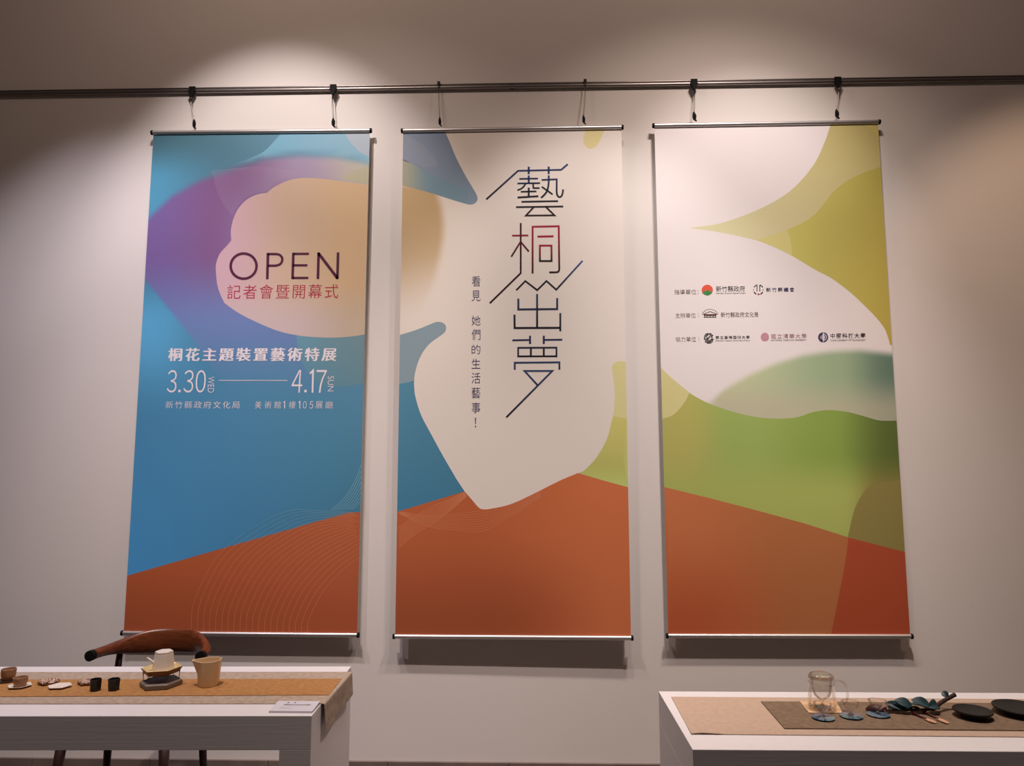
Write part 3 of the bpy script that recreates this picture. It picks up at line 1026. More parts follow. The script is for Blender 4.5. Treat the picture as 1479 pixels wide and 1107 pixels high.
def make_hanger(kind, label, p, dx, dz, yb):
    """origin on the rail; dx, dz to the banner's top bar; yb its distance from the rail plane"""
    t = thing('wire_hanger', label, 'hanger', p, 0.0, 'hangers between rail and banners')
    yc = yb
    if kind == 0:
        b = NB()
        add_box(b, (-0.018, -0.022, -0.012), (0.018, -0.0115, 0.019))
        o = obj('rail_clip', b, M['black_plastic'], t, bevel=0.002)
        b = NB()
        v = [b.verts.new(q) for q in ((-0.021, -0.0135, -0.010), (0.021, -0.0135, -0.010), (0.004, -0.0135, -0.045), (-0.004, -0.0135, -0.045),
                                      (-0.021, -0.030, -0.010), (0.021, -0.030, -0.010), (0.004, -0.030, -0.045), (-0.004, -0.030, -0.045))]
        for f in ((0, 1, 2, 3), (7, 6, 5, 4), (0, 4, 5, 1), (1, 5, 6, 2), (2, 6, 7, 3), (3, 7, 4, 0)):
            b.faces.new([v[q] for q in f])
        obj('clip_tongue', b, M['black_plastic'], t)
        top = Vector((0.0, -0.022, -0.043))
    else:
        b = NB()
        add_box(b, (-0.008, -0.016, 0.014), (0.008, -0.002, 0.030))
        add_tube(b, catmull([(0, -0.010, 0.026), (0, -0.020, 0.020), (0.001, -0.022, 0.0), (0.001, -0.020, -0.020)], 5), 0.003, 8)
        obj('rail_clip', b, M['dark_metal'], t)
        top = Vector((0.001, -0.020, -0.018))
    end = Vector((dx, yc, dz + 0.058))
    b = NB()
    if kind == 0:
        add_tube(b, [top + Vector((0, 0, 0.004)), top + Vector((0.002, -0.002, -0.012)), top + Vector((-0.001, -0.002, -0.030))], [0.004, 0.005, 0.002], 8)
        obj('ferrule', b, M['dark_metal'], t)
        top2 = top + Vector((-0.001, -0.002, -0.026))
        b = NB()
    else:
        top2 = top
    mid = (top2 + end) / 2
    for s in (-1, 1):
        add_tube(b, catmull([tuple(top2 + Vector((s * 0.0008, 0, 0))), tuple(mid + Vector((s * 0.0030, 0, 0))), tuple(end + Vector((s * 0.001, 0, 0)))], 5), 0.0011, 6)
    obj('wire', b, M['wire'], t)
    b = NB()
    k = 1.0 if kind == 0 else 0.75
    add_tube(b, catmull([tuple(end + Vector((0, 0, 0.006))), tuple(end + Vector((-0.004 * k, -0.001, -0.010))), tuple(end + Vector((-0.003 * k, -0.001, -0.030))), tuple(end + Vector((0.006, -0.004, -0.041))),
                         tuple(end + Vector((0.012, -0.004, -0.046)))], 5), 0.0048 * k, 8)
    add_tube(b, catmull([tuple(end + Vector((0.003 * k, -0.002, -0.002))), tuple(end + Vector((0.008 * k, -0.004, -0.016))), tuple(end + Vector((0.006 * k, -0.002, -0.034)))], 5), 0.0040 * k, 8)
    add_tube(b, [tuple(end + Vector((0, 0, 0.010))), tuple(end + Vector((-0.001, -0.001, 0.0))), tuple(end + Vector((0.001, -0.001, -0.022))), tuple(end + Vector((0.003, -0.002, -0.038)))], [0.002 * k, 0.0055 * k, 0.0065 * k, 0.003 * k], 8)
    obj('snap_hook', b, M['black_plastic'], t, smooth=True)
    return t


for i, (p0, p1, kd) in enumerate(HP):
    bi = i // 2
    by = banners[bi].location.y
    a = on_y(p0, 124, RY)
    e = on_y(p1, 187, by)
    t_ = (e.x - banners[bi].location.x)
    zt = banners[bi].location.z + t_ * math.tan(POSE[bi][5]) + 0.009
    make_hanger(kd, HL[i], (a.x, RY, rz0), e.x - a.x, zt - rz0, by - RY)

# ------------------------------------------------------------------ tables
TH = 0.75


def make_table(name, label, x0, x1, y0, y1, pivot, rz):
    """waterfall table: thick top and full-depth side panels"""
    t = thing(name, label, 'table', (pivot[0], pivot[1], 0), rz)
    P = lambda x, y, z: (x - pivot[0], y - pivot[1], z)
    b = NB(); add_box(b, P(x0, y0, TH - 0.105), P(x1, y1, TH))
    obj('tabletop', b, M['white_wood'], t, bevel=0.0015)
    for a, c in ((x0, x0 + 0.10), (x1 - 0.10, x1)):
        b = NB(); add_box(b, P(a, y0, 0.0), P(c, y1, TH - 0.105))
        obj('side_panel', b, M['white_wood'], t, bevel=0.0006)
    return t


LT = [on_z(451, 1034.5, TH), on_z(512, 963, TH)]
RT = [on_z(998, 1083, TH), on_z(955, 999, TH)]
RZL, RZR = R(1.5), R(0.5)
lx = (LT[0].x + LT[1].x) / 2
rx = (RT[0].x + RT[1].x) / 2
make_table('display_table', 'white waterfall table with the ochre runner and ceramic tea ware, in front of the chair', lx - 1.9, lx, LT[0].y, LT[1].y, (lx, LT[0].y), RZL)
make_table('display_table', 'white waterfall table with the glass jug, dark plates and leafy branch', rx, rx + 1.9, RT[0].y, RT[1].y, (rx, RT[0].y), RZR)

# ------------------------------------------------------------------ cloths
M['linen'] = fabric('oatmeal_linen', srgb(150, 132, 118), srgb(188, 170, 154))
M['ochre'] = fabric('ochre_cloth', srgb(152, 106, 62), srgb(182, 136, 88), 500)
M['beige'] = fabric('beige_cloth', srgb(178, 154, 136), srgb(192, 168, 150), 600)
M['taupe'] = fabric('taupe_cloth', srgb(108, 90, 74), srgb(138, 117, 98), 520)
M['mat'] = fabric('straw_mat', srgb(196, 160, 126), srgb(222, 188, 152), 300)


def sheet_on(name, label, quad, z, thick, mt, cat, n=(40, 12), lift=None):
    """cloth lying on a table: quad of photo corners (front-left, front-right, back-right, back-left)"""
    q = [on_z(px, py, z) for px, py in quad]
    c = sum(q, Vector()) / 4
    b = NB()
    rows = []
    for lev in (0, 1):
        g = []
        for j in range(n[1] + 1):
            r_ = []
            for i in range(n[0] + 1):
                s, t = i / n[0], j / n[1]
                p = q[0] * (1 - s) * (1 - t) + q[1] * s * (1 - t) + q[2] * s * t + q[3] * (1 - s) * t - c
                zz = (thick if lev else 0.0) + (lift(s, t) if lift else 0.0)
                r_.append(b.verts.new((p.x, p.y, zz)))
            g.append(r_)
        rows.append(g)
    for lev in (0, 1):
        g = rows[lev]
        for j in range(n[1]):
            for i in range(n[0]):
                b.faces.new((g[j][i], g[j][i + 1], g[j + 1][i + 1], g[j + 1][i]))
    edge = [(0, i) for i in range(n[0])] + [(j, n[0]) for j in range(n[1])] + [(n[1], i) for i in range(n[0], 0, -1)] + [(j, 0) for j in range(n[1], 0, -1)]
    for k in range(len(edge)):
        (j, i), (j2, i2) = edge[k], edge[(k + 1) % len(edge)]
        b.faces.new((rows[0][j][i], rows[0][j2][i2], rows[1][j2][i2], rows[1][j][i]))
    o = obj(name, b, mt, smooth=True, auto=40)
    o.location = (c.x, c.y, z)
    return tag(o, label, cat)


# linen runner, draped over the right end of the left table
zr = TH + 0.0005
fl, bl_ = on_z(464.5, 1017.5, zr), on_z(505, 971.5, zr)
b = NB()
th = 0.002
tip_f, tip_b = on_y(468.5, 1055, fl.y), on_y(510, 1003, bl_.y)
NW = 14
prof = []
for s in np.linspace(0, 1, 30):
    prof.append((-1.75 + 1.745 * s, 0.0, 0))
ring = []
for j in range(NW + 1):
    t = j / NW
    e = fl * (1 - t) + bl_ * t
    tip = tip_f * (1 - t) + tip_b * t
    wob = 0.004 * math.sin(t * 9.0) * 1.0
    path = []
    for s in np.linspace(0, 1, 26):
        path.append(Vector((lx + 0.003 - 1.75 + 1.75 * s, e.y - math.tan(RZL) * 1.75 * (1 - s) * 1.0, zr)))
    for a in np.linspace(0.25, 1, 4):
        path.append(Vector((lx + 0.004 + 0.004 * math.sin(a * PI / 2), e.y, zr - 0.004 * (1 - math.cos(a * PI / 2)))))
    dropz = tip.z
    for a in np.linspace(0.15, 1, 8):
        path.append(Vector((lx + 0.008 + (0.003 * (1 - t) + 0.004 + wob * 0.6) * a, e.y + (tip.y - e.y) * a, zr - 0.004 + (dropz - zr + 0.004) * a)))
    ring.append(path)
org = Vector((lx - 0.5, (fl.y + bl_.y) / 2, zr))
grid = []
for lev in (0, 1):
    g = []
    for path in ring:
        r_ = []
        for k, p in enumerate(path):
            d = (path[min(k + 1, len(path) - 1)] - path[max(k - 1, 0)]).normalized()
            nrm = Vector((-d.z, 0, d.x)).normalized()
            r_.append(b.verts.new(p + nrm * (th * lev) - org))
        g.append(r_)
    grid.append(g)
nk = len(ring[0])
for g in grid:
    for j in range(NW):
        for k in range(nk - 1):
            b.faces.new((g[j][k], g[j][k + 1], g[j + 1][k + 1], g[j + 1][k]))
for j in range(NW):
    for k in (0, nk - 1):
        b.faces.new((grid[0][j][k], grid[0][j + 1][k], grid[1][j + 1][k], grid[1][j][k]))
for k in range(nk - 1):
    for j in (0, NW):
        b.faces.new((grid[0][j][k], grid[0][j][k + 1], grid[1][j][k + 1], grid[1][j][k]))
o = obj('table_runner', b, M['linen'], smooth=True, auto=60)
o.location = org
tag(o, 'oatmeal linen runner along the left table, hanging over its right end', 'table runner')

zo = zr + th + 0.0006
sheet_on('table_runner', 'narrow ochre runner laid over the linen runner under the tea ware', [(-160, 1008), (475, 1004.6), (493.5, 981.3), (-120, 983)], zo, 0.0015, M['ochre'], 'table runner')
ZL = zo + 0.0016
zb = TH + 0.0006
sheet_on('table_cloth', 'smooth beige cloth lying on the right table under the taupe mat', [(998.5, 1061.5), (1640, 1067), (1600, 1012), (969.5, 1007.6)], zb, 0.002, M['beige'], 'cloth',
         lift=lambda s, t: 0.004 * math.exp(-((s - 0.03) / 0.03) ** 2 - (t / 0.15) ** 2))
zt_ = zb + 0.0026
sheet_on('place_mat', 'long taupe cloth mat under the blue saucers and dark plates', [(1133, 1053.5), (1640, 1058), (1610, 1018.5), (1099, 1014.6)], zt_, 0.003, M['taupe'], 'mat')
ZR = zt_ + 0.0031
sheet_on('square_mat', 'small square straw-coloured mat under the glass jug', [(1168.5, 1031.2), (1217, 1031.4), (1208, 1014.6), (1154.5, 1014.2)], ZR, 0.003, M['mat'], 'mat', n=(8, 8))
ZM = ZR + 0.0031

# ------------------------------------------------------------------ chair behind the left table
M['walnut'] = wood('oiled_walnut', srgb(120, 62, 32), srgb(84, 40, 20), 9.0, 0.33, (1, 5, 9))
M['walnut_dark'] = wood('dark_walnut', srgb(58, 34, 26), srgb(40, 24, 20), 9.0, 0.4, (6, 6, 1))
M['leather'] = material('black_leather', srgb(30, 26, 26), rough=0.45, bump=(60, 0.2))
ch = thing('armchair', 'brown wooden armchair with a curved horn-shaped back, behind the left table', 'chair', (-1.735, -0.45, 0), 0.0)
path, rad = [], []
N = 36
for k in range(N + 1):
    s = -1 + 2 * k / N
    a = s * R(88)
    xx = 0.247 * (math.sin(a) / math.sin(R(88)))
    yy = -0.085 + 0.285 * (math.cos(a) - math.cos(R(88)))
    w = abs(s)
    zz = 0.716 - 0.006 * sstep(0.15, 1.0, w)
    path.append((xx + 0.032, yy, zz))
    hgt = 0.053 - 0.031 * sstep(0.22, 0.85, w)
    thk = 0.013 + 0.008 * sstep(0.2, 0.9, w)
    rad.append((thk, hgt))
b = NB(); add_tube(b, path[1:-1], rad[1:-1], 20)
back = obj('back_rail', b, M['walnut'], ch, smooth=True, auto=60)
for seg, rr in ((path[:2], rad[:2]), (path[-2:], rad[-2:])):
    b = NB(); add_tube(b, seg, [(r_[0] * 1.04, r_[1] * 1.04) for r_ in rr], 20)
    tag(obj('end_cap', b, M['black_plastic'], back, smooth=True, auto=60), 'black cap on the arm end')
for sx in (-1, 1):
    b = NB(); add_tube(b, [(sx * 0.235, 0.13, 0.0), (sx * 0.218, 0.115, 0.30), (sx * 0.205 + 0.005, 0.105, 0.46), (sx * 0.192 + 0.012, 0.100, 0.69)], [0.012, 0.018, 0.019, 0.013], 12)
    obj('leg', b, M['walnut_dark'], ch, smooth=True)
    b = NB(); add_tube(b, [(sx * 0.240, -0.265, 0.0), (sx * 0.226, -0.25, 0.25), (sx * 0.212, -0.235, 0.44)], [0.013, 0.020, 0.021], 12)
    obj('leg', b, M['walnut_dark'], ch, smooth=True)
b = NB()
add_box(b, (-0.20, -0.255, 0.40), (0.20, -0.225, 0.435)); add_box(b, (-0.19, 0.09, 0.40), (0.19, 0.12, 0.435))
add_box(b, (-0.222, -0.23, 0.40), (-0.197, 0.10, 0.435)); add_box(b, (0.197, -0.23, 0.40), (0.222, 0.10, 0.435))
obj('seat_frame', b, M['walnut_dark'], ch, bevel=0.003)
b = NB()
rg = []
for zz, f in ((0.436, 0.97), (0.450, 1.0), (0.465, 0.97), (0.470, 0.88)):
    r_ = []
    for k in range(32):
        a = 2 * PI * k / 32
        cx, sy = math.cos(a), math.sin(a)
        r_.append(b.verts.new((0.245 * f * math.copysign(abs(cx) ** 0.55, cx), -0.07 + 0.205 * f * math.copysign(abs(sy) ** 0.55, sy), zz)))
    rg.append(r_)
for a_, b_ in zip(rg[:-1], rg[1:]):
    for k in range(32):
        b.faces.new((a_[k], a_[(k + 1) % 32], b_[(k + 1) % 32], b_[k]))
b.faces.new(rg[0][::-1]); b.faces.new(rg[-1])
obj('seat', b, M['leather'], ch, smooth=True, auto=60)

# ------------------------------------------------------------------ tea ware on the left table
M['porcelain'] = material('matt_white_porcelain', srgb(226, 214, 204), rough=0.35, spec=0.45)
M['cream_clay'] = material('cream_stoneware', srgb(216, 186, 146), rough=0.45, noise=(14, 4), color2=srgb(224, 194, 154))
M['tan_clay'] = material('tan_stoneware', srgb(176, 138, 108), rough=0.6, noise=(60, 5), color2=srgb(150, 112, 84))
M['grey_clay'] = material('grey_stone', srgb(128, 114, 102), rough=0.55, noise=(40, 5), color2=srgb(112, 100, 90))
M['black_clay'] = material('black_glaze', srgb(22, 21, 24), rough=0.38, spec=0.4)
M['brass'] = material('warm_brass', srgb(226, 202, 146), rough=0.4, metal=0.25)
M['bronze_tray'] = material('brown_bronze', srgb(112, 76, 44), rough=0.4, metal=0.4)
M['dark_brass'] = material('dark_bronze_wire', srgb(96, 70, 48), rough=0.35, metal=0.8)
M['speckle'] = material('speckled_shell', srgb(206, 176, 156), rough=0.35, noise=(110, 3, (1, 1, 1), (0.42, 0.58)), color2=srgb(112, 78, 62))
M['card'] = material('pale_grey_card', srgb(206, 203, 214), rough=0.5)
M['ink'] = material('dark_ink', srgb(48, 46, 52), rough=0.6)


def hexware(prof_out, wall, n=6, phase=0.0):
    """open vessel: outer profile, then back down inside with the wall thickness"""
    b = NB()
    inner = [(max(r_ - wall, 0.001), z + (wall if i == 0 else 0)) for i, (r_, z) in enumerate(prof_out)]
    add_lathe(b, prof_out + [(prof_out[-1][0] - wall * 0.5, prof_out[-1][1] + wall * 0.3)] + inner[::-1], n, phase=phase)
    return b


SL = 0.86      # the tea ware is small
# pitcher with a pouring lip
p = on_z(301, 990.5, ZL)
pt = thing('cream_pitcher', 'cream faceted pitcher with a pouring lip, beside the teapot', 'pitcher', (p.x, p.y, ZL), R(10))
b = NB()
n = 8
po = [(0.037, 0.0), (0.039, 0.004), (0.044, 0.050), (0.049, 0.100)]
pi_ = [(0.045, 0.100), (0.040, 0.050), (0.035, 0.008)]
rg = add_lathe(b, po + pi_, n, phase=PI / 8)
for r_, k, d, z in ((rg[3], 3, 0.021, 0.004), (rg[4], 3, 0.020, 0.004), (rg[3], 4, 0.021, 0.004), (rg[4], 4, 0.020, 0.004)):
    r_[k].co.x -= d; r_[k].co.z += z * 0.3; r_[k].co.y *= 0.3
for r_ in (rg[3], rg[4]):
    for k in range(n):
        r_[k].co.z += 0.001 * (1 if k in (0, 7) else 0)
obj('body', b, M['cream_clay'], pt, bevel=0.0012)

# warmer: grey hexagonal base, wire legs, brass tray
p = on_z(232.5, 990.5, ZL)
WPH = R(14)
wm = thing('teapot_warmer', 'hexagonal warmer with grey stone base, thin wire legs and bronze tray, under the white teapot', 'warmer', (p.x, p.y, ZL), 0)
b = NB(); add_lathe(b, [(0.076, 0.0), (0.082, 0.003), (0.082, 0.018), (0.074, 0.023), (0.066, 0.023), (0.062, 0.020)], 6, phase=WPH)
obj('base', b, M['grey_clay'], wm, bevel=0.001)
for k in range(6):
    a = WPH + 2 * PI * k / 6
    b = NB()
    c, s = math.cos(a), math.sin(a)
    add_tube(b, [(0.068 * c, 0.068 * s, 0.018), (0.069 * c, 0.069 * s, 0.062)], 0.0013, 6)
    d = R(7)
    add_tube(b, catmull([(0.070 * math.cos(a - d), 0.070 * math.sin(a - d), 0.060), (0.069 * c, 0.069 * s, 0.040), (0.070 * math.cos(a + d), 0.070 * math.sin(a + d), 0.060)], 4), 0.001, 6)
    obj('leg', b, M['dark_brass'], wm)
b = NB()
add_lathe(b, [(0.060, 0.050), (0.068, 0.052), (0.080, 0.072), (0.079, 0.0728), (0.0675, 0.0615), (0.055, 0.0610)], 6, phase=WPH)
tray = obj('tray', b, M['bronze_tray'], wm, bevel=0.0006)
tag(tray, 'brown bronze hexagonal tray')
b = NB()
add_lathe(b, [(0.050, 0.0612), (0.0670, 0.0616), (0.0788, 0.0732), (0.0772, 0.0736), (0.066, 0.0632), (0.050, 0.0630)], 6, phase=WPH)
tag(obj('lining', b, M['brass'], tray, bevel=0.0004), 'pale gilt lining of the tray')
ZT = ZL + 0.0632 * 0.88
tp = thing('teapot', 'small white hexagonal teapot with a stub spout, on the bronze tray of the warmer', 'teapot', (p.x + 0.006, p.y, ZT), 0)
b = NB(); add_lathe(b, [(0.047, 0.0), (0.048, 0.004), (0.040, 0.070), (0.038, 0.072)], 6, phase=WPH)
obj('body', b, M['porcelain'], tp, bevel=0.001)
b = NB(); add_lathe(b, [(0.0385, 0.0725), (0.0395, 0.074), (0.0385, 0.081), (0.030, 0.084), (0.008, 0.084), (0.006, 0.0855)], 6, phase=WPH)
obj('lid', b, M['porcelain'], tp, bevel=0.0006)
b = NB(); add_tube(b, [(-0.036, -0.012, 0.030), (-0.050, -0.016, 0.042), (-0.068, -0.020, 0.056)], [0.0075, 0.006, 0.0045], 8)
obj('spout', b, M['porcelain'], tp, smooth=True, auto=50)

# two black hexagonal cups
p = on_z(137.5, 998, ZL)
bc = thing('tea_cup', 'small black faceted cup standing in front of a speckled shell dish', 'cup', (p.x, p.y, ZL), R(12), 'black faceted cups')
obj('body', hexware([(0.0205, 0.0), (0.0215, 0.003), (0.0225, 0.030), (0.0235, 0.046)], 0.003), M['black_clay'], bc, bevel=0.0008)
p = on_z(164, 997.5, ZL)
dup(bc, (p.x, p.y, ZL), R(16), 'small black faceted cup standing alone between the shell dish and the warmer')


# speckled shell dishes
def make_shell():
    b = NB()
    rings = []
    rnd = random.Random(3)
    for r_, z in ((0.030, 0.0), (0.040, 0.006), (0.043, 0.014), (0.036, 0.019), (0.024, 0.014), (0.0, 0.010)):
        if r_ == 0:
            rings.append([b.verts.new((0, 0, z))]); continue
        rings.append([b.verts.new((r_ * 1.12 * (1 + 0.10 * math.sin(7 * a) + rnd.uniform(-.05, .05)) * math.cos(a), r_ * (1 + 0.10 * math.sin(7 * a)) * math.sin(a), max(0.0, z + (rnd.uniform(-.003, .004) if z > 0 else 0)))) for a in [2 * PI * k / 28 for k in range(28)]])
    for a_, c_ in zip(rings[:-1], rings[1:]):
        for k in range(28):
            k2 = (k + 1) % 28
            b.faces.new((a_[k], a_[k2], c_[0])) if len(c_) == 1 else b.faces.new((a_[k], a_[k2], c_[k2], c_[k]))
    b.faces.new(rings[0][::-1])
    return b


p = on_z(70.5, 988, ZL)
sd = obj('shell_dish', make_shell(), M['speckle'])
sd.location = (p.x, p.y, ZL)
tag(sd, 'rough speckled shell-like dish behind the white hexagonal plate', 'dish', 'speckled shell dishes')
p = on_z(129, 988, ZL)
dup(sd, (p.x, p.y, ZL), R(40), 'rough speckled shell-like dish half hidden behind a black cup')

# white hexagonal saucers and tan cups
M['dark_wood'] = material('dark_lacquer', srgb(52, 36, 28), rough=0.4)


def make_saucer(label, p):
    o = thing('hexagonal_saucer', label, 'saucer', p, R(8), 'white hexagonal saucers')
    b = NB(); add_lathe(b, [(0.030, 0.0), (0.034, 0.002), (0.048, 0.008), (0.0475, 0.0092), (0.034, 0.0045), (0.028, 0.0042)], 6, sy=0.92)
    obj('dish', b, M['porcelain'], o, bevel=0.0006)
    return o


p = on_z(86.5, 993.5, ZL)
sa = make_saucer('empty white hexagonal saucer in front of a speckled shell dish', (p.x, p.y, ZL))
p = on_z(28.5, 993, ZL)
dup(sa, (p.x, p.y, ZL), R(8), 'white hexagonal saucer carrying the smaller tan cup')
cp = thing('tan_cup', 'smaller tan stoneware cup standing on a white hexagonal saucer', 'cup', (p.x + 0.001, p.y, ZL + 0.0042 * SL), 0, 'tan stoneware cups')
obj('body', hexware([(0.019, 0.0), (0.021, 0.003), (0.026, 0.016), (0.028, 0.036)], 0.003, 16), M['tan_clay'], cp, smooth=True, auto=35)
p = on_z(12.5, 984, ZL)
cs = thing('round_coaster', 'dark lacquer coaster under the larger tan cup', 'coaster', (p.x - 0.006, p.y, ZL))
b = NB(); add_lathe(b, [(0.040, 0.0), (0.044, 0.002), (0.044, 0.005), (0.038, 0.006)], 32)
obj('disc', b, M['dark_wood'], cs, smooth=True, auto=35)
cp2 = thing('tan_cup', 'larger tan stoneware cup standing on a dark coaster at the photo\'s left edge', 'cup', (p.x - 0.002, p.y, ZL + 0.0062 * SL), 0, 'tan stoneware cups')
obj('body', hexware([(0.022, 0.0), (0.024, 0.003), (0.028, 0.020), (0.0295, 0.044)], 0.003, 16), M['tan_clay'], cp2, smooth=True, auto=35)

for o in list(COL.objects):
    if o.get('category') in ('pitcher', 'warmer', 'teapot', 'cup', 'dish', 'saucer', 'coaster'):
        k = {'pitcher': 0.90, 'warmer': 0.88, 'teapot': 0.80, 'dish': 0.74}.get(o['category'], SL)
        o.scale = (k, k, k)
# little information card lying at the table corner
q = [on_z(px, py, TH) for px, py in ((387.5, 1030.5), (450.5, 1030.5), (463.5, 1017), (401.5, 1018))]
c = sum(q, Vector()) / 4
CZ = zr + th + 0.0012
cd = thing('label_card', 'pale grey information card lying on the front right corner of the left table', 'card', (c.x, c.y, TH), 0)
CL, CR_, CF, CBk = (q[0].x + q[3].x) / 2 - c.x, (q[1].x + q[2].x) / 2 - c.x, (q[0].y + q[1].y) / 2 - c.y, (q[2].y + q[3].y) / 2 - c.y
b = NB()
zf, zk = 0.0005, 0.0045
v = []
for x_, y_, z_ in ((CL, CF, zf), (CR_, CF, zf), (CR_, CBk, zk), (CL, CBk, zk)):
    v.append(b.verts.new((x_, y_, z_)))
for x_, y_, z_ in ((CL, CF, zf), (CR_, CF, zf), (CR_, CBk, zk), (CL, CBk, zk)):
    v.append(b.verts.new((x_, y_, z_ + 0.0055)))
for f in ((3, 2, 1, 0), (4, 5, 6, 7), (0, 1, 5, 4), (1, 2, 6, 5), (2, 3, 7, 6), (3, 0, 4, 7)):
    b.faces.new([v[k] for k in f])
plate_ = obj('card_block', b, M['card'], cd)
b = NB()
W_, D_ = CR_ - CL, CBk - CF


def card_mark(u0, u1, w0, w1):
    pts = []
    for u_, w_ in ((u0, w0), (u1, w0), (u1, w1), (u0, w1)):
        pts.append(b.verts.new((CL + W_ * u_, CF + D_ * w_, zf + (zk - zf) * w_ + 0.0058)))
    b.faces.new(pts)


card_mark(0.26, 0.30, 0.78, 0.86); card_mark(0.42, 0.46, 0.78, 0.86)
obj('printed_title', b, M['ink'], cd)
b = NB()
rnd = random.Random(5)
u_ = 0.22
while u_ < 0.84:
    w_ = rnd.uniform(0.015, 0.03)
    card_mark(u_, u_ + w_, 0.56, 0.62 + rnd.uniform(0, 0.05)); u_ += w_ + 0.012
obj('printed_line', b, M['ink'], cd)
b = NB()
u_ = 0.2
while u_ < 0.45:
    w_ = rnd.uniform(0.01, 0.02)
    card_mark(u_, u_ + w_, 0.28, 0.31); u_ += w_ + 0.012
obj('printed_line', b, M['ink'], cd)

# ------------------------------------------------------------------ ware on the right table
M['glass'] = glass('clear_glass', (0.98, 0.965, 0.95, 1), 0.40, 0.03)
M['glass_rim'] = glass('glass_rim', (0.96, 0.94, 0.91, 1), 0.62, 0.10)
M['blue'] = material('iridescent_blue', srgb(48, 88, 128), rough=0.22, metal=0.4, noise=(34, 5, (1, 1, 1), (0.38, 0.66)), color2=srgb(160, 180, 198), coat=0.6)
M['plate'] = material('black_matt_plate', srgb(29, 25, 24), rough=0.55, spec=0.25, noise=(50, 3), color2=srgb(34, 30, 28))
M['leaf'] = material('blue_green_leaf', srgb(27, 46, 52), rough=0.5, noise=(30, 4), color2=srgb(50, 77, 84))
M['bark'] = material('dark_bark', srgb(62, 38, 32), rough=0.7, noise=(60, 4), color2=srgb(40, 24, 22), bump=(90, 0.4))
M['pod'] = material('brown_pod', srgb(92, 48, 38), rough=0.55, noise=(70, 4), color2=srgb(58, 28, 24))
M['copper'] = material('polished_copper', srgb(246, 192, 160), rough=0.38, metal=0.55)
M['bronze'] = material('dark_copper', srgb(88, 44, 34), rough=0.4, metal=0.6)
M['berry'] = material('pale_twig', srgb(196, 160, 140), rough=0.6)

p = on_z(1188, 1025, ZM)
jg = thing('glass_jug', 'clear glass jug with lid, inner goblet-shaped strainer and loop handle, on the square mat', 'jug', (p.x, p.y, ZM), 0)
b = NB()
add_lathe(b, [(0.0, 0.001), (0.044, 0.0005), (0.051, 0.006), (0.053, 0.020), (0.050, 0.070), (0.046, 0.108), (0.046, 0.118)], 48, cap1=False)
body = obj('body', b, M['glass'], jg, smooth=True)
for rr, zz in ((0.0462, 0.118), (0.046, 0.003), (0.0475, 0.100)):
    b = NB(); add_tube(b, [(rr * math.cos(2 * PI * k / 40), rr * math.sin(2 * PI * k / 40), zz) for k in range(41)], 0.0016, 8, cap=False)
    obj('rim', b, M['glass_rim'], body, smooth=True)
b = NB()
add_lathe(b, [(0.040, 0.116), (0.039, 0.090), (0.036, 0.068), (0.028, 0.050), (0.014, 0.040), (0.005, 0.034), (0.004, 0.022), (0.012, 0.014), (0.030, 0.009), (0.034, 0.004)], 40, cap0=False)
obj('strainer', b, M['glass_rim'], jg, smooth=True)
b = NB()
add_lathe(b, [(0.047, 0.1185), (0.0475, 0.121), (0.0465, 0.128), (0.042, 0.133), (0.030, 0.137), (0.016, 0.139), (0.0, 0.1395)], 40)
obj('lid', b, M['glass_rim'], jg, smooth=True)
b = NB()
add_tube(b, catmull([(0.046, -0.006, 0.108), (0.066, -0.010, 0.112), (0.086, -0.014, 0.098), (0.094, -0.015, 0.066), (0.088, -0.014, 0.036), (0.070, -0.010, 0.020), (0.052, -0.006, 0.022)], 6), 0.0042, 10)
obj('handle', b, M['glass_rim'], jg, smooth=True)

# blue saucers each carrying a stemmed glass
sp_ = [(1189, 1038.5), (1229.5, 1036.3), (1268.5, 1034)]
p = on_z(*sp_[0], ZR)
bs = thing('blue_saucer', 'glossy blue round saucer in front of the glass jug', 'saucer', (p.x, p.y, ZR), 0, 'glossy blue saucers')
b = NB(); add_lathe(b, [(0.034, 0.0), (0.040, 0.0015), (0.0440, 0.0055), (0.0435, 0.0068), (0.030, 0.0080), (0.0, 0.0088)], 48)
obj('dish', b, M['blue'], bs, smooth=True, auto=50)
gl = thing('stemmed_glass', 'small clear stemmed glass on the blue saucer in front of the jug', 'glass', (p.x, p.y, ZR + 0.009), 0, 'small stemmed glasses on blue saucers')
b = NB()
add_lathe(b, [(0.010, 0.0), (0.007, 0.003), (0.004, 0.007), (0.005, 0.012), (0.016, 0.019), (0.028, 0.031), (0.034, 0.048)], 40, cap1=False)
gb = obj('bowl', b, M['glass'], gl, smooth=True)
b = NB(); add_tube(b, [(0.034 * math.cos(2 * PI * k / 40), 0.034 * math.sin(2 * PI * k / 40), 0.048) for k in range(41)], 0.0014, 6, cap=False)
obj('rim', b, M['glass_rim'], gb, smooth=True)
b = NB(); add_lathe(b, [(0.0, 0.0002), (0.011, 0.0002), (0.009, 0.0035), (0.0045, 0.008), (0.0, 0.010)], 20)
obj('foot', b, M['glass_rim'], gl, smooth=True)
for k, lab, lab2 in ((1, 'glossy blue round saucer between the other two blue saucers', 'small clear stemmed glass on the blue saucer between the other two'),
                     (2, 'glossy blue round saucer beside the leafy branch', 'small clear stemmed glass on the blue saucer beside the leafy branch')):
    p = on_z(*sp_[k], ZR)
    dup(bs, (p.x, p.y, ZR), k * 0.9, lab)
    dup(gl, (p.x, p.y, ZR + 0.009), 0, lab2)

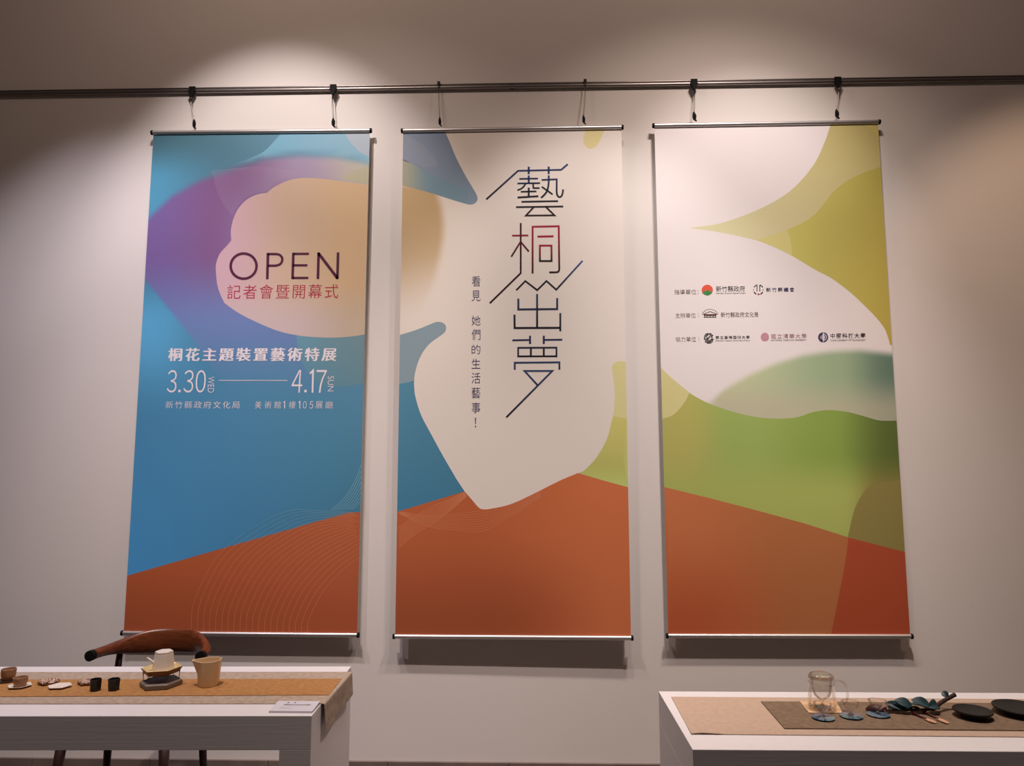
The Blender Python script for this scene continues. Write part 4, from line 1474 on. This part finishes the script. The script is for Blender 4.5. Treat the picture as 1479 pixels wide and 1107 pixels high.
for o in list(COL.objects):
    if o.get('category') in ('jug', 'glass') or (o.get('category') == 'saucer' and o.name.startswith('blue')):
        k = {'jug': 0.83, 'glass': 0.80, 'saucer': 0.78}[o['category']]
        o.scale = (k, k, k)
        if o['category'] == 'glass': o.location.z = ZR + 0.0088 * 0.78
# leafy branch
J = lambda px, py, h=0.0: on_z(px, py, ZR + h)
o0 = J(1310, 1024)
br = thing('leafy_branch', 'cut branch with dark blue-green leaves and a brown pod lying behind the copper picks', 'branch', (o0.x, o0.y, ZR), 0)
L = lambda px, py, h: tuple(J(px, py, h) - Vector((o0.x, o0.y, ZR)))
b = NB()
add_tube(b, catmull([L(1272, 1027, 0.010), L(1295, 1026, 0.010), L(1320, 1026, 0.012), L(1342, 1025, 0.014), L(1352, 1020, 0.022), L(1366, 1011, 0.034), L(1379, 1004, 0.046)], 6), [0.0035] * 12 + [0.0045] * 12 + [0.0065] * 12 + [0.0072], 10)
obj('stem', b, M['bark'], br, smooth=True)
b = NB()
add_tube(b, catmull([L(1251, 1025, 0.004), L(1257, 1024.5, 0.009), L(1266, 1024, 0.014), L(1275, 1024.5, 0.013), L(1281, 1025, 0.010)], 4), [0.003, 0.005, 0.008, 0.010, 0.012, 0.013, 0.0135, 0.0135, 0.013, 0.0125, 0.012, 0.011, 0.009, 0.008, 0.007, 0.006, 0.005], 12)
obj('seed_pod', b, M['pod'], br, smooth=True)


def leaf_mesh(a, e, width, curl, tilt):
    """leaf blade from a to e: pointed oval, folded along the midrib, with real thickness"""
    a, e = Vector(a), Vector(e)
    d = e - a
    ln = d.length
    t = d.normalized()
    side = t.cross(Vector((0, 0, 1))).normalized()
    nrm = side.cross(t).normalized()
    side = (side * math.cos(tilt) + nrm * math.sin(tilt)).normalized()
    nrm = side.cross(t).normalized()
    b = NB()
    rows = {0: [], 1: []}
    ns, nw = 10, 4
    for lev in (0, 1):
        for i in range(ns + 1):
            s = i / ns
            hw = width * (math.sin(PI * min(1, s * 0.96 + 0.03)) ** 0.7)
            row = []
            for j in range(-nw, nw + 1):
                u_ = j / nw
                pos = a + t * ln * s + side * hw * u_ + nrm * (abs(u_) * hw * 0.35 + curl * ln * math.sin(PI * s)) + nrm * (0.0009 * lev)
                row.append(b.verts.new(pos))
            rows[lev].append(row)
    for lev in (0, 1):
        for i in range(ns):
            for j in range(2 * nw):
                b.faces.new((rows[lev][i][j], rows[lev][i][j + 1], rows[lev][i + 1][j + 1], rows[lev][i + 1][j]))
    for i in range(ns):
        for j in (0, 2 * nw):
            b.faces.new((rows[0][i][j], rows[0][i + 1][j], rows[1][i + 1][j], rows[1][i][j]))
    for j in range(2 * nw):
        for i in (0, ns):
            b.faces.new((rows[0][i][j], rows[0][i][j + 1], rows[1][i][j + 1], rows[1][i][j]))
    return b


for a_, e_, w_, cu, ti in (
        ((1318, 1026, 0.012), (1292, 1012, 0.036), 0.017, 0.10, 0.5),
        ((1316, 1027, 0.010), (1285, 1019, 0.020), 0.016, 0.08, -0.2),
        ((1312, 1027, 0.008), (1278, 1016, 0.026), 0.012, 0.12, 0.9),
        ((1345, 1024, 0.014), (1316, 1012, 0.036), 0.015, 0.12, 0.6),
        ((1340, 1025, 0.012), (1312, 1019, 0.018), 0.013, 0.10, 0.0),
        ((1330, 1027, 0.008), (1306, 1026, 0.014), 0.012, 0.12, -0.3),
        ((1354, 1019, 0.022), (1340, 1022, 0.024), 0.014, 0.15, 0.9),
        ((1353, 1020, 0.016), (1346, 1028, 0.008), 0.014, 0.10, 0.1),
        ((1369, 1008, 0.040), (1362, 999, 0.054), 0.009, 0.10, 0.8),
        ((1295, 1026, 0.010), (1281, 1022, 0.014), 0.009, 0.10, 0.4)):
    obj('leaf', leaf_mesh(L(*a_), L(*e_), w_ * 1.2, cu, ti), M['leaf'], br, smooth=True)
b = NB()
for px, py, h in ((1276, 1018, 0.022), (1279, 1021, 0.020), (1282, 1024, 0.014), (1277, 1027, 0.010), (1286, 1027, 0.008)):
    add_tube(b, [L(1286, 1024, 0.010), L(px, py, h)], 0.0011, 6)
    c3 = Vector(L(px, py, h))
    add_lathe(b, [(0.0, c3.z - 0.003), (0.0028, c3.z - 0.0012), (0.0028, c3.z + 0.0012), (0.0, c3.z + 0.003)], 8, center=(c3.x, c3.y))
obj('twig_buds', b, M['berry'], br)


# copper tea picks
def make_pick(label, a, e):
    A_, E_ = on_z(*a, ZR), on_z(*e, ZR)
    d = E_ - A_
    t = thing('tea_pick', label, 'tea pick', (A_.x, A_.y, ZR), math.atan2(d.y, d.x), 'copper tea picks')
    ln = d.length
    b = NB()
    add_tube(b, [(0.0, 0, 0.0045), (0.010, 0, 0.007), (0.022, 0, 0.0045), (ln * 0.62, 0, 0.0035)], [0.004, 0.0055, 0.003, 0.0022], 8)
    add_tube(b, [(0.006, -0.006, 0.004), (0.016, 0.006, 0.004)], 0.003, 8)
    obj('handle', b, M['bronze'], t, smooth=True)
    b = NB()
    rows = []
    for s in np.linspace(0, 1, 9):
        hw = 0.0030 + 0.0066 * math.sin(PI * min(1, 0.15 + 0.7 * s))
        rows.append([[b.verts.new((ln * (0.58 + 0.42 * s), u_ * hw, 0.0012 + 0.0018 * abs(u_) + th_)) for u_ in (-1, -0.5, 0, 0.5, 1)] for th_ in (0.0, 0.0012)])
    for r0, r1 in zip(rows[:-1], rows[1:]):
        for k in (0, 1):
            for j in range(4):
                b.faces.new((r0[k][j], r0[k][j + 1], r1[k][j + 1], r1[k][j]))
        for j in (0, 4):
            b.faces.new((r0[0][j], r1[0][j], r1[1][j], r0[1][j]))
    for r_ in (rows[0], rows[-1]):
        for j in range(4):
            b.faces.new((r_[0][j], r_[0][j + 1], r_[1][j + 1], r_[1][j]))
    tag(obj('blade', b, M['copper'], t, smooth=True, auto=50), 'bright copper blade')
    return t


make_pick('copper tea pick nearer the blue saucers, lying on the taupe mat', (1317, 1032), (1351, 1046))
make_pick('copper tea pick nearer the dark plates, lying on the taupe mat', (1333, 1030.5), (1369, 1046.5))


# two dark plates
def make_plate(label, p, r_):
    t = thing('dark_plate', label, 'plate', p, 0, 'dark round plates')
    k = r_ / 0.075
    b = NB()
    add_lathe(b, [(0.046 * k, 0.0), (0.050 * k, 0.003), (0.050 * k, 0.006), (0.073 * k, 0.013), (0.075 * k, 0.016), (0.0735 * k, 0.0175), (0.062 * k, 0.0150), (0.0, 0.0140)], 56)
    obj('dish', b, M['plate'], t, smooth=True, auto=40)
    t.scale = (1, 1, 1.35)
    return t


p = on_z(1405.5, 1036.5, ZR)
make_plate('smaller black round plate beside the copper picks', (p.x, p.y, ZR), 0.0565)
p = on_z(1473, 1032, ZR)
make_plate('larger black round plate cut off by the right edge of the photo', (p.x, p.y, ZR), 0.076)
